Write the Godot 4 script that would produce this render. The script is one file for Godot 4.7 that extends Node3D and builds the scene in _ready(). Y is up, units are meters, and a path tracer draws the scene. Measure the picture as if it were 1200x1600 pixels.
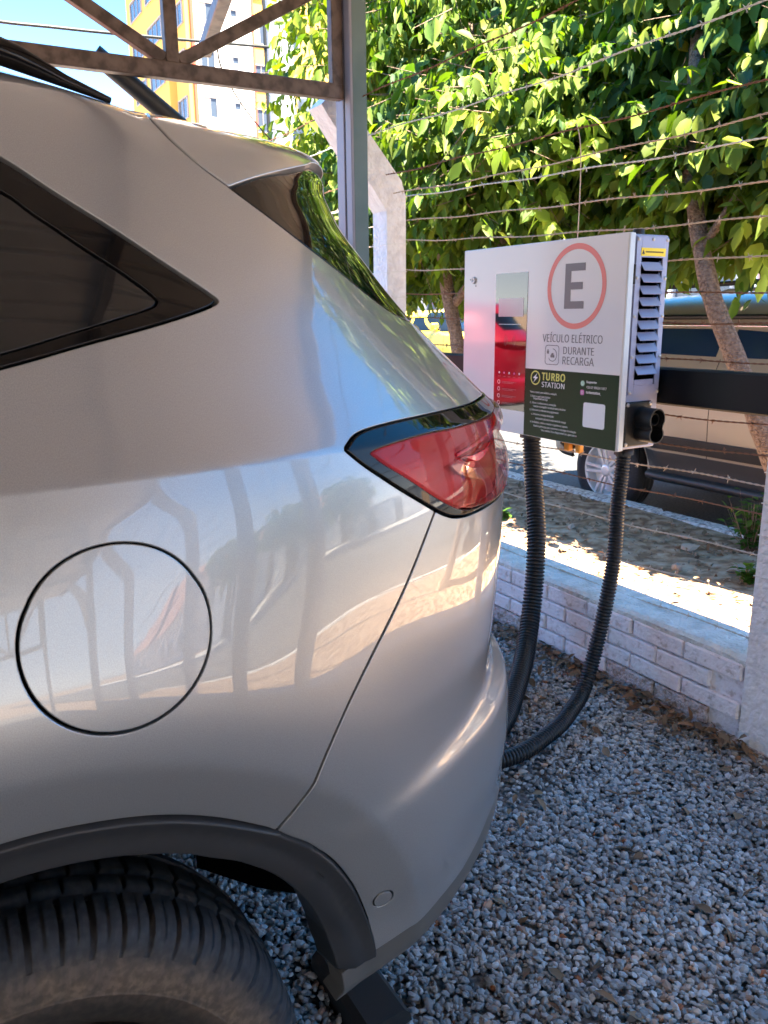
extends Node3D

# ---------------------------------------------------------------- helpers
const TAU_F := TAU
var M := {}
var used_names := {}

func lin(r: float, g: float, b: float, a := 1.0) -> Color:
	var c := Color(r, g, b).linear_to_srgb()
	c.a = a
	return c

func mat(nm: String, c: Color, rough: float, metal := 0.0) -> StandardMaterial3D:
	var m := StandardMaterial3D.new()
	m.resource_name = nm
	m.albedo_color = c
	m.roughness = rough
	m.metallic = metal
	M[nm] = m
	return m

func noise_tex(seed_: int, freq: float, cols: Array, offs: Array, size := 512, oct := 4, kind := FastNoiseLite.TYPE_SIMPLEX_SMOOTH) -> ImageTexture:
	var n := FastNoiseLite.new()
	n.seed = seed_
	n.frequency = freq
	n.noise_type = kind
	n.fractal_octaves = oct
	var src := n.get_seamless_image(size, size)
	var g := Gradient.new()
	g.offsets = PackedFloat32Array(offs)
	g.colors = PackedColorArray(cols)
	var out := Image.create(size, size, false, Image.FORMAT_RGB8)
	for y in size:
		for x in size:
			out.set_pixel(x, y, g.sample(src.get_pixel(x, y).r))
	return ImageTexture.create_from_image(out)

func tri_tex(m: StandardMaterial3D, t: Texture2D, scale: float) -> void:
	m.albedo_texture = t
	m.albedo_color = Color.WHITE
	m.uv1_triplanar = true
	m.uv1_world_triplanar = true
	m.uv1_scale = Vector3.ONE * scale

func relief(m: StandardMaterial3D, t: Texture2D, cm: float) -> void:
	m.heightmap_enabled = true
	m.heightmap_texture = t
	m.heightmap_scale = cm

class MB:
	var v := PackedVector3Array()
	var n := PackedVector3Array()
	var c := PackedColorArray()
	var idx := PackedInt32Array()
	var col := Color.WHITE
	func vert(p: Vector3, nn: Vector3) -> int:
		v.append(p); n.append(nn); c.append(col)
		return v.size() - 1
	func tri(a: int, b: int, d: int) -> void:
		var g := (v[b] - v[a]).cross(v[d] - v[a])
		if g.dot(n[a] + n[b] + n[d]) > 0.0:
			idx.append(a); idx.append(d); idx.append(b)
		else:
			idx.append(a); idx.append(b); idx.append(d)
	func flat(a: Vector3, b: Vector3, d: Vector3, out: Vector3) -> void:
		var g := (b - a).cross(d - a).normalized()
		if g.dot(out) < 0.0: g = -g
		tri(vert(a, g), vert(b, g), vert(d, g))
	func quad(a: Vector3, b: Vector3, d: Vector3, e: Vector3, out: Vector3) -> void:
		var g := (d - a).cross(e - b).normalized()
		if g.dot(out) < 0.0: g = -g
		var i := vert(a, g); var j := vert(b, g); var k := vert(d, g); var l := vert(e, g)
		tri(i, j, k); tri(i, k, l)
	func box(ctr: Vector3, size: Vector3, bev := 0.0, bs := Basis.IDENTITY) -> void:
		var h := size * 0.5
		var r := minf(bev, minf(h.x, minf(h.y, h.z)) * 0.9)
		# six faces, twelve chamfers, eight corners
		for ax in 3:
			var b1 := (ax + 1) % 3; var b2 := (ax + 2) % 3
			for s in [-1.0, 1.0]:
				var q := []
				for k in [[-1, -1], [1, -1], [1, 1], [-1, 1]]:
					var p := Vector3.ZERO
					p[ax] = s * h[ax]; p[b1] = k[0] * (h[b1] - r); p[b2] = k[1] * (h[b2] - r)
					q.append(ctr + bs * p)
				var o := Vector3.ZERO; o[ax] = s
				quad(q[0], q[1], q[2], q[3], bs * o)
		if r <= 0.0: return
		for ax in 3:
			var b1 := (ax + 1) % 3; var b2 := (ax + 2) % 3
			for s1 in [-1.0, 1.0]:
				for s2 in [-1.0, 1.0]:
					var q := []
					for k in [[-1, 0], [1, 0], [1, 1], [-1, 1]]:
						var p := Vector3.ZERO
						p[ax] = k[0] * (h[ax] - r)
						p[b1] = s1 * (h[b1] - (r if k[1] == 1 else 0.0))
						p[b2] = s2 * (h[b2] - (0.0 if k[1] == 1 else r))
						q.append(ctr + bs * p)
					var o := Vector3.ZERO; o[b1] = s1; o[b2] = s2
					quad(q[0], q[1], q[2], q[3], bs * o)
		for sx in [-1.0, 1.0]:
			for sy in [-1.0, 1.0]:
				for sz in [-1.0, 1.0]:
					var s := Vector3(sx, sy, sz)
					flat(ctr + bs * (s * Vector3(h.x, h.y - r, h.z - r)), ctr + bs * (s * Vector3(h.x - r, h.y, h.z - r)), ctr + bs * (s * Vector3(h.x - r, h.y - r, h.z)), bs * s)
	func bar(a: Vector3, b: Vector3, w: float, d: float, bev := 0.0, up := Vector3.UP) -> void:
		var x := (b - a).normalized()
		var z := x.cross(up)
		if z.length() < 0.01: z = x.cross(Vector3.RIGHT)
		z = z.normalized()
		box((a + b) * 0.5, Vector3((b - a).length(), w, d), bev, Basis(x, z.cross(x), z))
	func tube(pts: Array, radii: Array, sides := 8, cap := true) -> void:
		var prev := []
		var x := Vector3.ZERO
		for i in pts.size():
			var t: Vector3 = (pts[mini(i + 1, pts.size() - 1)] - pts[maxi(i - 1, 0)]).normalized()
			if i == 0:
				x = t.cross(Vector3.UP)
				if x.length() < 0.1: x = t.cross(Vector3.RIGHT)
			x = (x - t * x.dot(t)).normalized()
			var y := t.cross(x)
			var ring := []
			var r: float = radii[i] if radii.size() > 1 else radii[0]
			for k in sides:
				var a := TAU * k / sides
				var o := x * cos(a) + y * sin(a)
				ring.append(vert(pts[i] + o * r, o))
			if i > 0:
				for k in sides:
					var k2 := (k + 1) % sides
					tri(prev[k], prev[k2], ring[k2]); tri(prev[k], ring[k2], ring[k])
			if cap and (i == 0 or i == pts.size() - 1):
				var nn := -t if i == 0 else t
				var cc := vert(pts[i], nn)
				var rim := []
				for k in sides: rim.append(vert(v[ring[k]], nn))
				for k in sides: tri(cc, rim[k], rim[(k + 1) % sides])
			prev = ring
	func lathe(prof: Array, org: Vector3, axis: Vector3, side: Vector3, seg := 48, closed := false, mod = null) -> void:
		# prof: Vector2(along axis, radius), smooth normals except at doubled points
		var up := axis.cross(side).normalized()
		var m := prof.size()
		var nr := []
		for i in m:
			var p0: Vector2 = prof[maxi(i - 1, 0)]
			var p1: Vector2 = prof[mini(i + 1, m - 1)]
			if i > 0 and prof[i].distance_to(prof[i - 1]) < 1e-6: p0 = prof[i]
			if i < m - 1 and prof[i].distance_to(prof[i + 1]) < 1e-6: p1 = prof[i]
			var d := p1 - p0
			nr.append(Vector2(-d.y, d.x).normalized())
		var base := v.size()
		for k in seg + (0 if closed else 1):
			var a := TAU * k / seg
			var o := side * cos(a) + up * sin(a)
			for i in m:
				var p: Vector2 = prof[i]
				if mod != null: p = mod.call(p, a, i)
				vert(org + axis * p.x + o * p.y, (axis * nr[i].x + o * nr[i].y).normalized())
		for k in seg:
			var k2 := (k + 1) % seg if closed else k + 1
			for i in m - 1:
				var a0 := base + k * m + i; var b0 := base + k2 * m + i
				tri(a0, a0 + 1, b0 + 1); tri(a0, b0 + 1, b0)
	func prism(poly: PackedVector2Array, org: Vector3, ex: Vector3, ey: Vector3, depth: float) -> void:
		# polygon in the plane ex, ey; extruded by depth along ex x ey
		var ez := ex.cross(ey).normalized()
		var t := Geometry2D.triangulate_polygon(poly)
		var f := []; var b := []
		for p in poly:
			var w := org + ex * p.x + ey * p.y
			f.append(vert(w + ez * depth, ez)); b.append(vert(w, -ez))
		for i in range(0, t.size(), 3):
			tri(f[t[i]], f[t[i + 1]], f[t[i + 2]]); tri(b[t[i]], b[t[i + 1]], b[t[i + 2]])
		var cw := Geometry2D.is_polygon_clockwise(poly)
		for i in poly.size():
			var p := poly[i]; var q := poly[(i + 1) % poly.size()]
			var d := (q - p)
			var o := Vector2(d.y, -d.x) * (-1.0 if cw else 1.0)
			var a := org + ex * p.x + ey * p.y; var e := org + ex * q.x + ey * q.y
			quad(a, e, e + ez * depth, a + ez * depth, ex * o.x + ey * o.y)
	func mesh() -> ArrayMesh:
		var a := []
		a.resize(Mesh.ARRAY_MAX)
		a[Mesh.ARRAY_VERTEX] = v; a[Mesh.ARRAY_NORMAL] = n; a[Mesh.ARRAY_COLOR] = c; a[Mesh.ARRAY_INDEX] = idx
		var m := ArrayMesh.new()
		if idx.size() > 0: m.add_surface_from_arrays(Mesh.PRIMITIVE_TRIANGLES, a)
		return m

func numbered(nm: String) -> String:
	if not used_names.has(nm):
		used_names[nm] = 0
		return nm
	used_names[nm] += 1
	return "%s_%03d" % [nm, used_names[nm]]

func put(called: String, mesh: Mesh, m: Material, parent: Node = self) -> MeshInstance3D:
	var o := MeshInstance3D.new()
	o.name = numbered(called) if parent == self else called
	o.mesh = mesh
	o.material_override = m
	parent.add_child(o, true)
	return o

func obj(called: String, b: MB, m: Material, parent: Node = self) -> MeshInstance3D:
	return put(called, b.mesh(), m, parent)

func thing(called: String, label: String, category: String, at := Vector3.ZERO, group := "") -> Node3D:
	var o := Node3D.new()
	o.name = numbered(called)
	add_child(o)
	o.position = at
	tag(o, label, category, group)
	return o

func tag(o: Node, label: String, category: String, group := "") -> Node:
	o.set_meta("label", label)
	o.set_meta("category", category)
	if group: o.set_meta("group", group)
	return o

func struct(o: Node) -> Node:
	o.set_meta("kind", "structure")
	return o

func stuff(o: Node) -> Node:
	o.set_meta("kind", "stuff")
	return o

func multi(called: String, mesh: Mesh, m: Material, xf: Array, cols: Array, parent: Node = self) -> MultiMeshInstance3D:
	var mm := MultiMesh.new()
	mm.transform_format = MultiMesh.TRANSFORM_3D
	mm.use_colors = true
	mm.mesh = mesh
	mm.instance_count = xf.size()
	for i in xf.size():
		mm.set_instance_transform(i, xf[i])
		mm.set_instance_color(i, cols[i])
	var o := MultiMeshInstance3D.new()
	o.name = numbered(called) if parent == self else called
	o.multimesh = mm
	o.material_override = m
	parent.add_child(o, true)
	return o

func smooth01(a: float, b: float, x: float) -> float:
	var t := clampf((x - a) / (b - a), 0.0, 1.0)
	return t * t * (3.0 - 2.0 * t)

func catmull(pts: Array, per: int) -> PackedVector2Array:
	var out := PackedVector2Array()
	var n := pts.size() - 1
	for i in n:
		var p0: Vector2 = pts[maxi(i - 1, 0)]; var p1: Vector2 = pts[i]; var p2: Vector2 = pts[i + 1]; var p3: Vector2 = pts[mini(i + 2, n)]
		for k in per:
			out.append(p1.cubic_interpolate(p2, p0, p3, float(k) / per))
	out.append(pts[n])
	return out

func curve3(pts: Array, per: int) -> Array:
	var out := []
	var n := pts.size() - 1
	for i in n:
		var p0: Vector3 = pts[maxi(i - 1, 0)]; var p1: Vector3 = pts[i]; var p2: Vector3 = pts[i + 1]; var p3: Vector3 = pts[mini(i + 2, n)]
		for k in per:
			out.append(p1.cubic_interpolate(p2, p0, p3, float(k) / per))
	out.append(pts[n])
	return out

func disc(r: float, seg := 24, c := Vector2.ZERO) -> PackedVector2Array:
	var p := PackedVector2Array()
	for k in seg: p.append(c + Vector2.from_angle(TAU * k / seg) * r)
	return p

func round_rect(x0: float, y0: float, x1: float, y1: float, r: float) -> PackedVector2Array:
	var p := PackedVector2Array()
	var cs := [[x1 - r, y1 - r, 0.0], [x0 + r, y1 - r, PI / 2], [x0 + r, y0 + r, PI], [x1 - r, y0 + r, PI * 1.5]]
	for c in cs:
		for k in 5: p.append(Vector2(c[0], c[1]) + Vector2.from_angle(c[2] + PI / 2 * k / 4.0) * r)
	return p

# ---------------------------------------------------------------- car body surface
# rows of the body: height, half width, rear reach, front reach, where the nose begins
const ROWS := [
	[0.382, 0.8920, 1.0000, 1.30, -2.0], [0.404, 0.9000, 1.0400, 1.40, -2.0], [0.450, 0.9050, 1.0550, 1.47, -2.0], [0.500, 0.9069, 1.0580, 1.50, -2.0],
	[0.580, 0.9179, 1.0620, 1.50, -2.0], [0.672, 0.9274, 1.0460, 1.48, -2.0], [0.722, 0.9312, 0.9990, 1.46, -2.0], [0.820, 0.9357, 1.0040, 1.45, -2.0],
	[0.900, 0.9364, 1.0124, 1.43, -2.0], [0.980, 0.9324, 1.0214, 1.40, -2.0], [1.060, 0.9227, 1.0287, 1.36, -2.0], [1.120, 0.9116, 1.0254, 1.28, -2.0],
	[1.165, 0.9012, 1.0100, 1.10, -2.0], [1.220, 0.8740, 0.9489, 1.02, -1.2], [1.280, 0.8480, 0.8774, 0.90, -1.2], [1.340, 0.8220, 0.8149, 0.78, -1.2],
	[1.400, 0.7900, 0.7663, 0.67, -1.2], [1.455, 0.7520, 0.7299, 0.57, -1.2], [1.505, 0.7060, 0.7239, 0.48, -1.2], [1.548, 0.6350, 0.7438, 0.41, -1.2],
	[1.580, 0.5500, 0.7543, 0.35, -1.2], [1.603, 0.4400, 0.7758, 0.31, -1.2], [1.618, 0.3000, 0.7900, 0.29, -1.2], [1.626, 0.1500, 0.8000, 0.28, -1.2],
	[1.628, 0.0000, 0.8000, 0.28, -1.2]]
const ZC := -1.685
const XW := 0.02
const YW := 0.375
const VS := 0.07   # metres per row, nominal

func row_at(v: float) -> PackedFloat64Array:
	var nn := ROWS.size() - 1
	var i := clampi(int(floor(v)), 0, nn - 1)
	var t := v - i
	var out := PackedFloat64Array()
	for k in 5:
		var p1: float = ROWS[i][k]; var p2: float = ROWS[i + 1][k]
		var p0: float = ROWS[i - 1][k] if i > 0 else 2 * p1 - p2
		var p3: float = ROWS[i + 2][k] if i < nn - 1 else 2 * p2 - p1
		if i == 11: p3 = 2 * p2 - p1
		if i == 12: p0 = 2 * p1 - p2
		out.append(0.5 * (2 * p1 + (p2 - p0) * t + (2 * p0 - 5 * p1 + 4 * p2 - p3) * t * t + (3 * p1 - p0 - 3 * p2 + p3) * t * t * t))
	return out

func v_of_y(y: float) -> float:
	for i in ROWS.size() - 1:
		if y <= ROWS[i + 1][0]: return i + (y - ROWS[i][0]) / (ROWS[i + 1][0] - ROWS[i][0])
	return ROWS.size() - 1.0

func body_pt(u: float, q: PackedFloat64Array) -> Vector3:
	var x := u
	var hw := q[1]
	var f := q[4]
	if u > 0.0 or u < f:
		var ph := minf((u if u > 0.0 else f - u) / 1.5, 1.0) * PI / 2
		var c := cos(ph); var s := sin(ph)
		var r := pow(pow(absf(c), 2.6) + pow(s, 2.6), -1.0 / 2.6)
		hw = q[1] * r * c
		x = q[2] * r * s if u > 0.0 else f - q[3] * r * s
	var y := q[0]
	var g := smooth01(1.42, 1.58, y)
	if g > 0.0:
		y += g * (0.068 * (1.0 - exp(-(0.3 - x) / 0.35)) if x < 0.3 else -0.03 * (x - 0.3))
	var z := hw
	if u < 0.75:
		for xc in [XW, XW - 2.70]:
			var rho := Vector2(x - xc, q[0] - YW).length()
			if rho < 0.9:
				var b := 0.0
				if rho < 0.527: b = 0.020 - 0.034 * minf(pow((0.527 - rho) / 0.075, 1.12), 1.3)
				else: b = 0.020 * exp(-pow((rho - 0.527) / 0.13, 2.0))
				z += b * smooth01(0.30, 0.55, q[0]) * smooth01(0.0, 0.1, hw)
	return Vector3(x, y, z)   # z is measured from the centre line

class Surf:
	var U := PackedFloat32Array()
	var nv := 0
	var dv := 0.1
	var P := PackedVector3Array()
	var N := PackedVector3Array()
	func ui(u: float) -> int:
		return clampi(U.bsearch(u, false) - 1, 0, U.size() - 2)
	func at(u: float, v: float, off: float) -> Array:
		var i := ui(u); var fv := clampf(v / dv, 0.0, nv - 1.001); var j := int(fv)
		var s := clampf((u - U[i]) / (U[i + 1] - U[i]), 0.0, 1.0); var t := fv - j
		var w := U.size()
		var a := j * w + i
		var p := P[a].lerp(P[a + 1], s).lerp(P[a + w].lerp(P[a + w + 1], s), t)
		var n := N[a].lerp(N[a + 1], s).lerp(N[a + w].lerp(N[a + w + 1], s), t).normalized()
		return [p + n * off, n]

func make_surf(us: PackedFloat32Array, dv: float) -> Surf:
	var s := Surf.new()
	s.U = us
	s.dv = dv
	s.nv = int(round((ROWS.size() - 1) / dv)) + 1
	for j in s.nv:
		var q := row_at(minf(j * dv, ROWS.size() - 1.0))
		for u in us: s.P.append(body_pt(u, q))
	var w := us.size()
	s.N.resize(s.P.size())
	for j in s.nv:
		for i in w:
			var a := s.P[j * w + mini(i + 1, w - 1)] - s.P[j * w + maxi(i - 1, 0)]
			var b := s.P[mini(j + 1, s.nv - 1) * w + i] - s.P[maxi(j - 1, 0) * w + i]
			var n := a.cross(b)
			if j == s.nv - 1: n = Vector3.UP
			if n.dot(Vector3(s.P[j * w + i].x * 0.3 + 0.36, s.P[j * w + i].y - 0.6, s.P[j * w + i].z + 0.2)) < 0: n = -n
			s.N[j * w + i] = n.normalized()
	return s

const PS := 10.0
func pv(u: float, v: float) -> Vector2:
	return Vector2(u * PS, v * VS * PS)

func polys_minus(a: PackedVector2Array, holes: Array) -> Array:
	var cur := [a]
	for h in holes:
		var nxt := []
		for p in cur:
			if Geometry2D.is_polygon_clockwise(p): nxt.append(p)   # a hole already cut
			else: nxt.append_array(Geometry2D.clip_polygons(p, h))
		cur = nxt
	return cur

# cuts one panel out of the body surface: exact edges, rolled rim
func panel(called: String, s: Surf, region: PackedVector2Array, holes: Array, m: Material, parent: Node, off = 0.0, depth := 0.012, gap := 0.0016, rim := 0.0014, mirror := false, zoff := Vector3.ZERO) -> MeshInstance3D:
	var mb := MB.new()
	var offf: Callable = off if off is Callable else (func(_u, _v): return off)
	var polys := []
	for p in polys_minus(region, holes):
		# outer rings and holes come by orientation; shrink outer, grow holes
		polys.append(p)
	var outers := []; var inners := []
	for p in polys:
		var g: float = (gap + rim) * PS
		if Geometry2D.is_polygon_clockwise(p):
			var rp: PackedVector2Array = p.duplicate(); rp.reverse()
			for q in (Geometry2D.offset_polygon(rp, g, Geometry2D.JOIN_ROUND) if g > 0 else [rp]): inners.append(q)
		else:
			for q in (Geometry2D.offset_polygon(p, -g, Geometry2D.JOIN_ROUND) if g > 0 else [p]):
				if not Geometry2D.is_polygon_clockwise(q): outers.append(q)
	var w := s.U.size()
	var marks := {}
	var rings := []
	for p in outers: rings.append([p, 1.0])
	for p in inners: rings.append([p, -1.0])
	var lo := Vector2(1e9, 1e9); var hi := -lo
	for rg in rings:
		var p: PackedVector2Array = rg[0]
		for i in p.size():
			var a := p[i]; var b := p[(i + 1) % p.size()]
			lo = lo.min(a); hi = hi.max(a)
			var k := maxi(1, int(ceil(a.distance_to(b) / (0.002 * PS))))
			for t in k + 1:
				var q := a.lerp(b, float(t) / k)
				var ci := s.ui(q.x / PS); var cj := clampi(int(q.y / PS / VS / s.dv), 0, s.nv - 2)
				marks[cj * w + ci] = true
	var vid := {}
	var sgn := -1.0 if mirror else 1.0
	var emit := func(u: float, v: float, ex: float) -> int:
		var r := s.at(u, v, offf.call(u, v) + ex)
		var pp: Vector3 = r[0]; var nn: Vector3 = r[1]
		return mb.vert(Vector3(pp.x, pp.y, pp.z * sgn) + zoff, Vector3(nn.x, nn.y, nn.z * sgn))
	var i0 := s.ui(lo.x / PS); var i1 := s.ui(hi.x / PS)
	var j0 := clampi(int(lo.y / PS / VS / s.dv) - 1, 0, s.nv - 2); var j1 := clampi(int(hi.y / PS / VS / s.dv) + 1, 0, s.nv - 2)
	for j in range(j0, j1 + 1):
		for i in range(i0, i1 + 1):
			var key := j * w + i
			var ca := pv(s.U[i], j * s.dv); var cb := pv(s.U[i + 1], (j + 1) * s.dv)
			if marks.has(key):
				var cell := PackedVector2Array([ca, Vector2(cb.x, ca.y), cb, Vector2(ca.x, cb.y)])
				for o in outers:
					for piece in polys_minus_list(Geometry2D.intersect_polygons(cell, o), inners):
						var t := Geometry2D.triangulate_polygon(piece)
						if t.size() == 0:
							t = PackedInt32Array()
							for k in range(1, piece.size() - 1): t.append_array([0, k, k + 1])
						var ids := []
						for p in piece: ids.append(emit.call(p.x / PS, p.y / PS / VS, 0.0))
						for k in range(0, t.size(), 3): mb.tri(ids[t[k]], ids[t[k + 1]], ids[t[k + 2]])
			else:
				var ctr := (ca + cb) * 0.5
				var inside := false
				for o in outers:
					if within(ctr, o): inside = true
				for o in inners:
					if inside and within(ctr, o): inside = false
				if inside:
					var q := []
					for d in [[0, 0], [1, 0], [1, 1], [0, 1]]:
						var kk: int = (j + d[1]) * w + i + d[0]
						if not vid.has(kk): vid[kk] = emit.call(s.U[i + d[0]], (j + d[1]) * s.dv, 0.0)
						q.append(vid[kk])
					mb.tri(q[0], q[1], q[2]); mb.tri(q[0], q[2], q[3])
	# rims
	for rg in rings:
		var src: PackedVector2Array = rg[0]
		var p := PackedVector2Array()
		for i in src.size():
			var a := src[i]; var b := src[(i + 1) % src.size()]
			var k := maxi(1, int(ceil(a.distance_to(b) / (0.008 * PS))))
			for t in k: p.append(a.lerp(b, float(t) / k))
		var prev := []
		for i in p.size() + 1:
			var a := p[i % p.size()]
			var tn := (p[(i + 1) % p.size()] - p[(i - 1 + p.size()) % p.size()]).normalized()
			var on: Vector2 = Vector2(tn.y, -tn.x) * rg[1]
			var u := a.x / PS; var v := a.y / PS / VS
			var o0 := offf.call(u, v) as float
			var r := s.at(u, v, o0)
			var e := on * 0.004 * PS
			var r2 := s.at((a.x + e.x) / PS, (a.y + e.y) / PS / VS, o0)
			var nn: Vector3 = r[1]
			var dd: Vector3 = r2[0] - r[0]
			dd = dd - nn * dd.dot(nn)
			if dd.length() < 1e-5: dd = Vector3(on.x, on.y, 0)
			dd = dd.normalized()
			var cur := []
			for st in [[0.0, 0.0], [45.0, 0.0], [90.0, 0.0], [90.0, 1.0]]:
				var an := deg_to_rad(st[0])
				var pos: Vector3 = r[0] + dd * rim * sin(an) - nn * (rim * (1.0 - cos(an)) + depth * st[1])
				var n2: Vector3 = nn * cos(an) + dd * sin(an)
				cur.append(mb.vert(Vector3(pos.x, pos.y, pos.z * sgn) + zoff, Vector3(n2.x, n2.y, n2.z * sgn)))
			if prev.size() > 0:
				for k in 3:
					mb.tri(prev[k], prev[k + 1], cur[k + 1]); mb.tri(prev[k], cur[k + 1], cur[k])
			prev = cur
	var o := obj(called, mb, m, parent)
	return o

func within(p: Vector2, poly: PackedVector2Array) -> bool:
	# three tries: a ray through a corner can miscount
	var k := 0
	for d in [Vector2(0.0, 0.0), Vector2(0.00213, 0.00131), Vector2(-0.00171, 0.00257)]:
		if Geometry2D.is_point_in_polygon(p + d, poly): k += 1
	return k >= 2

func polys_minus_list(ps: Array, holes: Array) -> Array:
	var out := []
	for p in ps:
		if Geometry2D.is_polygon_clockwise(p): continue
		for q in polys_minus(p, holes):
			if not Geometry2D.is_polygon_clockwise(q): out.append(q)
	return out

func uvl(a: Array) -> Array:
	var o := []
	for p in a: o.append(pv(p[0], p[1]))
	return o

func arch_arc(r: float, a0: float, a1: float, n: int, xc := XW) -> PackedVector2Array:
	var o := PackedVector2Array()
	for k in n + 1:
		var a := deg_to_rad(lerpf(a0, a1, float(k) / n))
		var x := r * cos(a)
		var v := v_of_y(YW + r * sin(a))
		o.append(pv(u_of_x(xc + x, v), v))
	return o

func u_of_x(x: float, v: float) -> float:
	if x >= -1.2 and x <= 0.0: return x
	var q := row_at(v)
	var lo := 0.0 if x > 0.0 else -3.5
	var hi := 1.5 if x > 0.0 else 0.0
	for k in 24:
		var m := (lo + hi) * 0.5
		if body_pt(m, q).x < x: lo = m
		else: hi = m
	return (lo + hi) * 0.5

func joined(parts: Array) -> PackedVector2Array:
	var o := PackedVector2Array()
	for p in parts:
		for q in p:
			if o.size() == 0 or o[o.size() - 1].distance_to(q) > 1e-4: o.append(q)
	if Geometry2D.is_polygon_clockwise(o): o.reverse()
	return o

func rev(a: PackedVector2Array) -> PackedVector2Array:
	var b := a.duplicate(); b.reverse()
	return b

# ---------------------------------------------------------------- scene
func _ready() -> void:
	setup_view()
	make_materials()
	build_ground()
	build_wall_and_fence()
	build_canopy()
	build_buildings()
	build_trees()
	build_main_car()
	build_charger()
	build_street_cars()
	build_small_things()

func setup_view() -> void:
	var cam := Camera3D.new()
	cam.name = "camera"
	var p := deg_to_rad(14.0); var yw := deg_to_rad(30.5); var ro := deg_to_rad(-0.6)
	var v := Vector3(sin(yw), 0, -cos(yw)); var r := Vector3(cos(yw), 0, sin(yw)); var u := Vector3.UP
	var f := v * cos(p) - u * sin(p); var up := v * sin(p) + u * cos(p)
	var r2 := r * cos(ro) + up * sin(ro); var up2 := -r * sin(ro) + up * cos(ro)
	cam.transform = Transform3D(Basis(r2, up2, -f), Vector3(0, 1.32, 0))
	var at := CameraAttributesPhysical.new()
	at.frustum_focal_length = 12.0 / (800.0 / 1250.0)
	at.frustum_near = 0.02
	at.frustum_far = 600.0
	at.exposure_aperture = 9.0
	at.frustum_focus_distance = 1.5
	cam.attributes = at
	cam.fov = rad_to_deg(2.0 * atan(800.0 / 1250.0))
	cam.near = 0.02
	cam.far = 600.0
	add_child(cam)
	cam.current = true
	var e := Environment.new()
	e.background_mode = Environment.BG_SKY
	var sm := ProceduralSkyMaterial.new()
	sm.sky_top_color = Color(0.14, 0.42, 0.65)
	sm.sky_horizon_color = Color(0.80, 0.81, 0.79)
	sm.sky_curve = 0.085
	sm.ground_bottom_color = Color(0.25, 0.23, 0.20)
	sm.ground_horizon_color = Color(0.50, 0.52, 0.52)
	sm.sun_angle_max = 6.0
	sm.sun_curve = 0.05
	sm.sky_energy_multiplier = 0.85
	var sky := Sky.new()
	sky.sky_material = sm
	e.sky = sky
	e.tonemap_mode = Environment.TONE_MAPPER_LINEAR
	e.tonemap_exposure = 12.8
	e.sdfgi_enabled = true
	e.ssao_enabled = true
	e.ssil_enabled = true
	var we := WorldEnvironment.new()
	we.name = "world"
	we.environment = e
	add_child(we)
	var sun := DirectionalLight3D.new()
	sun.name = "sun"
	sun.light_energy = 1.55
	sun.light_color = Color(1.0, 0.94, 0.84)
	sun.light_angular_distance = 0.5
	sun.shadow_enabled = true
	add_child(sun)
	sun.look_at_from_position(Vector3(0.10, 1.0, 0.34), Vector3.ZERO)

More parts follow.
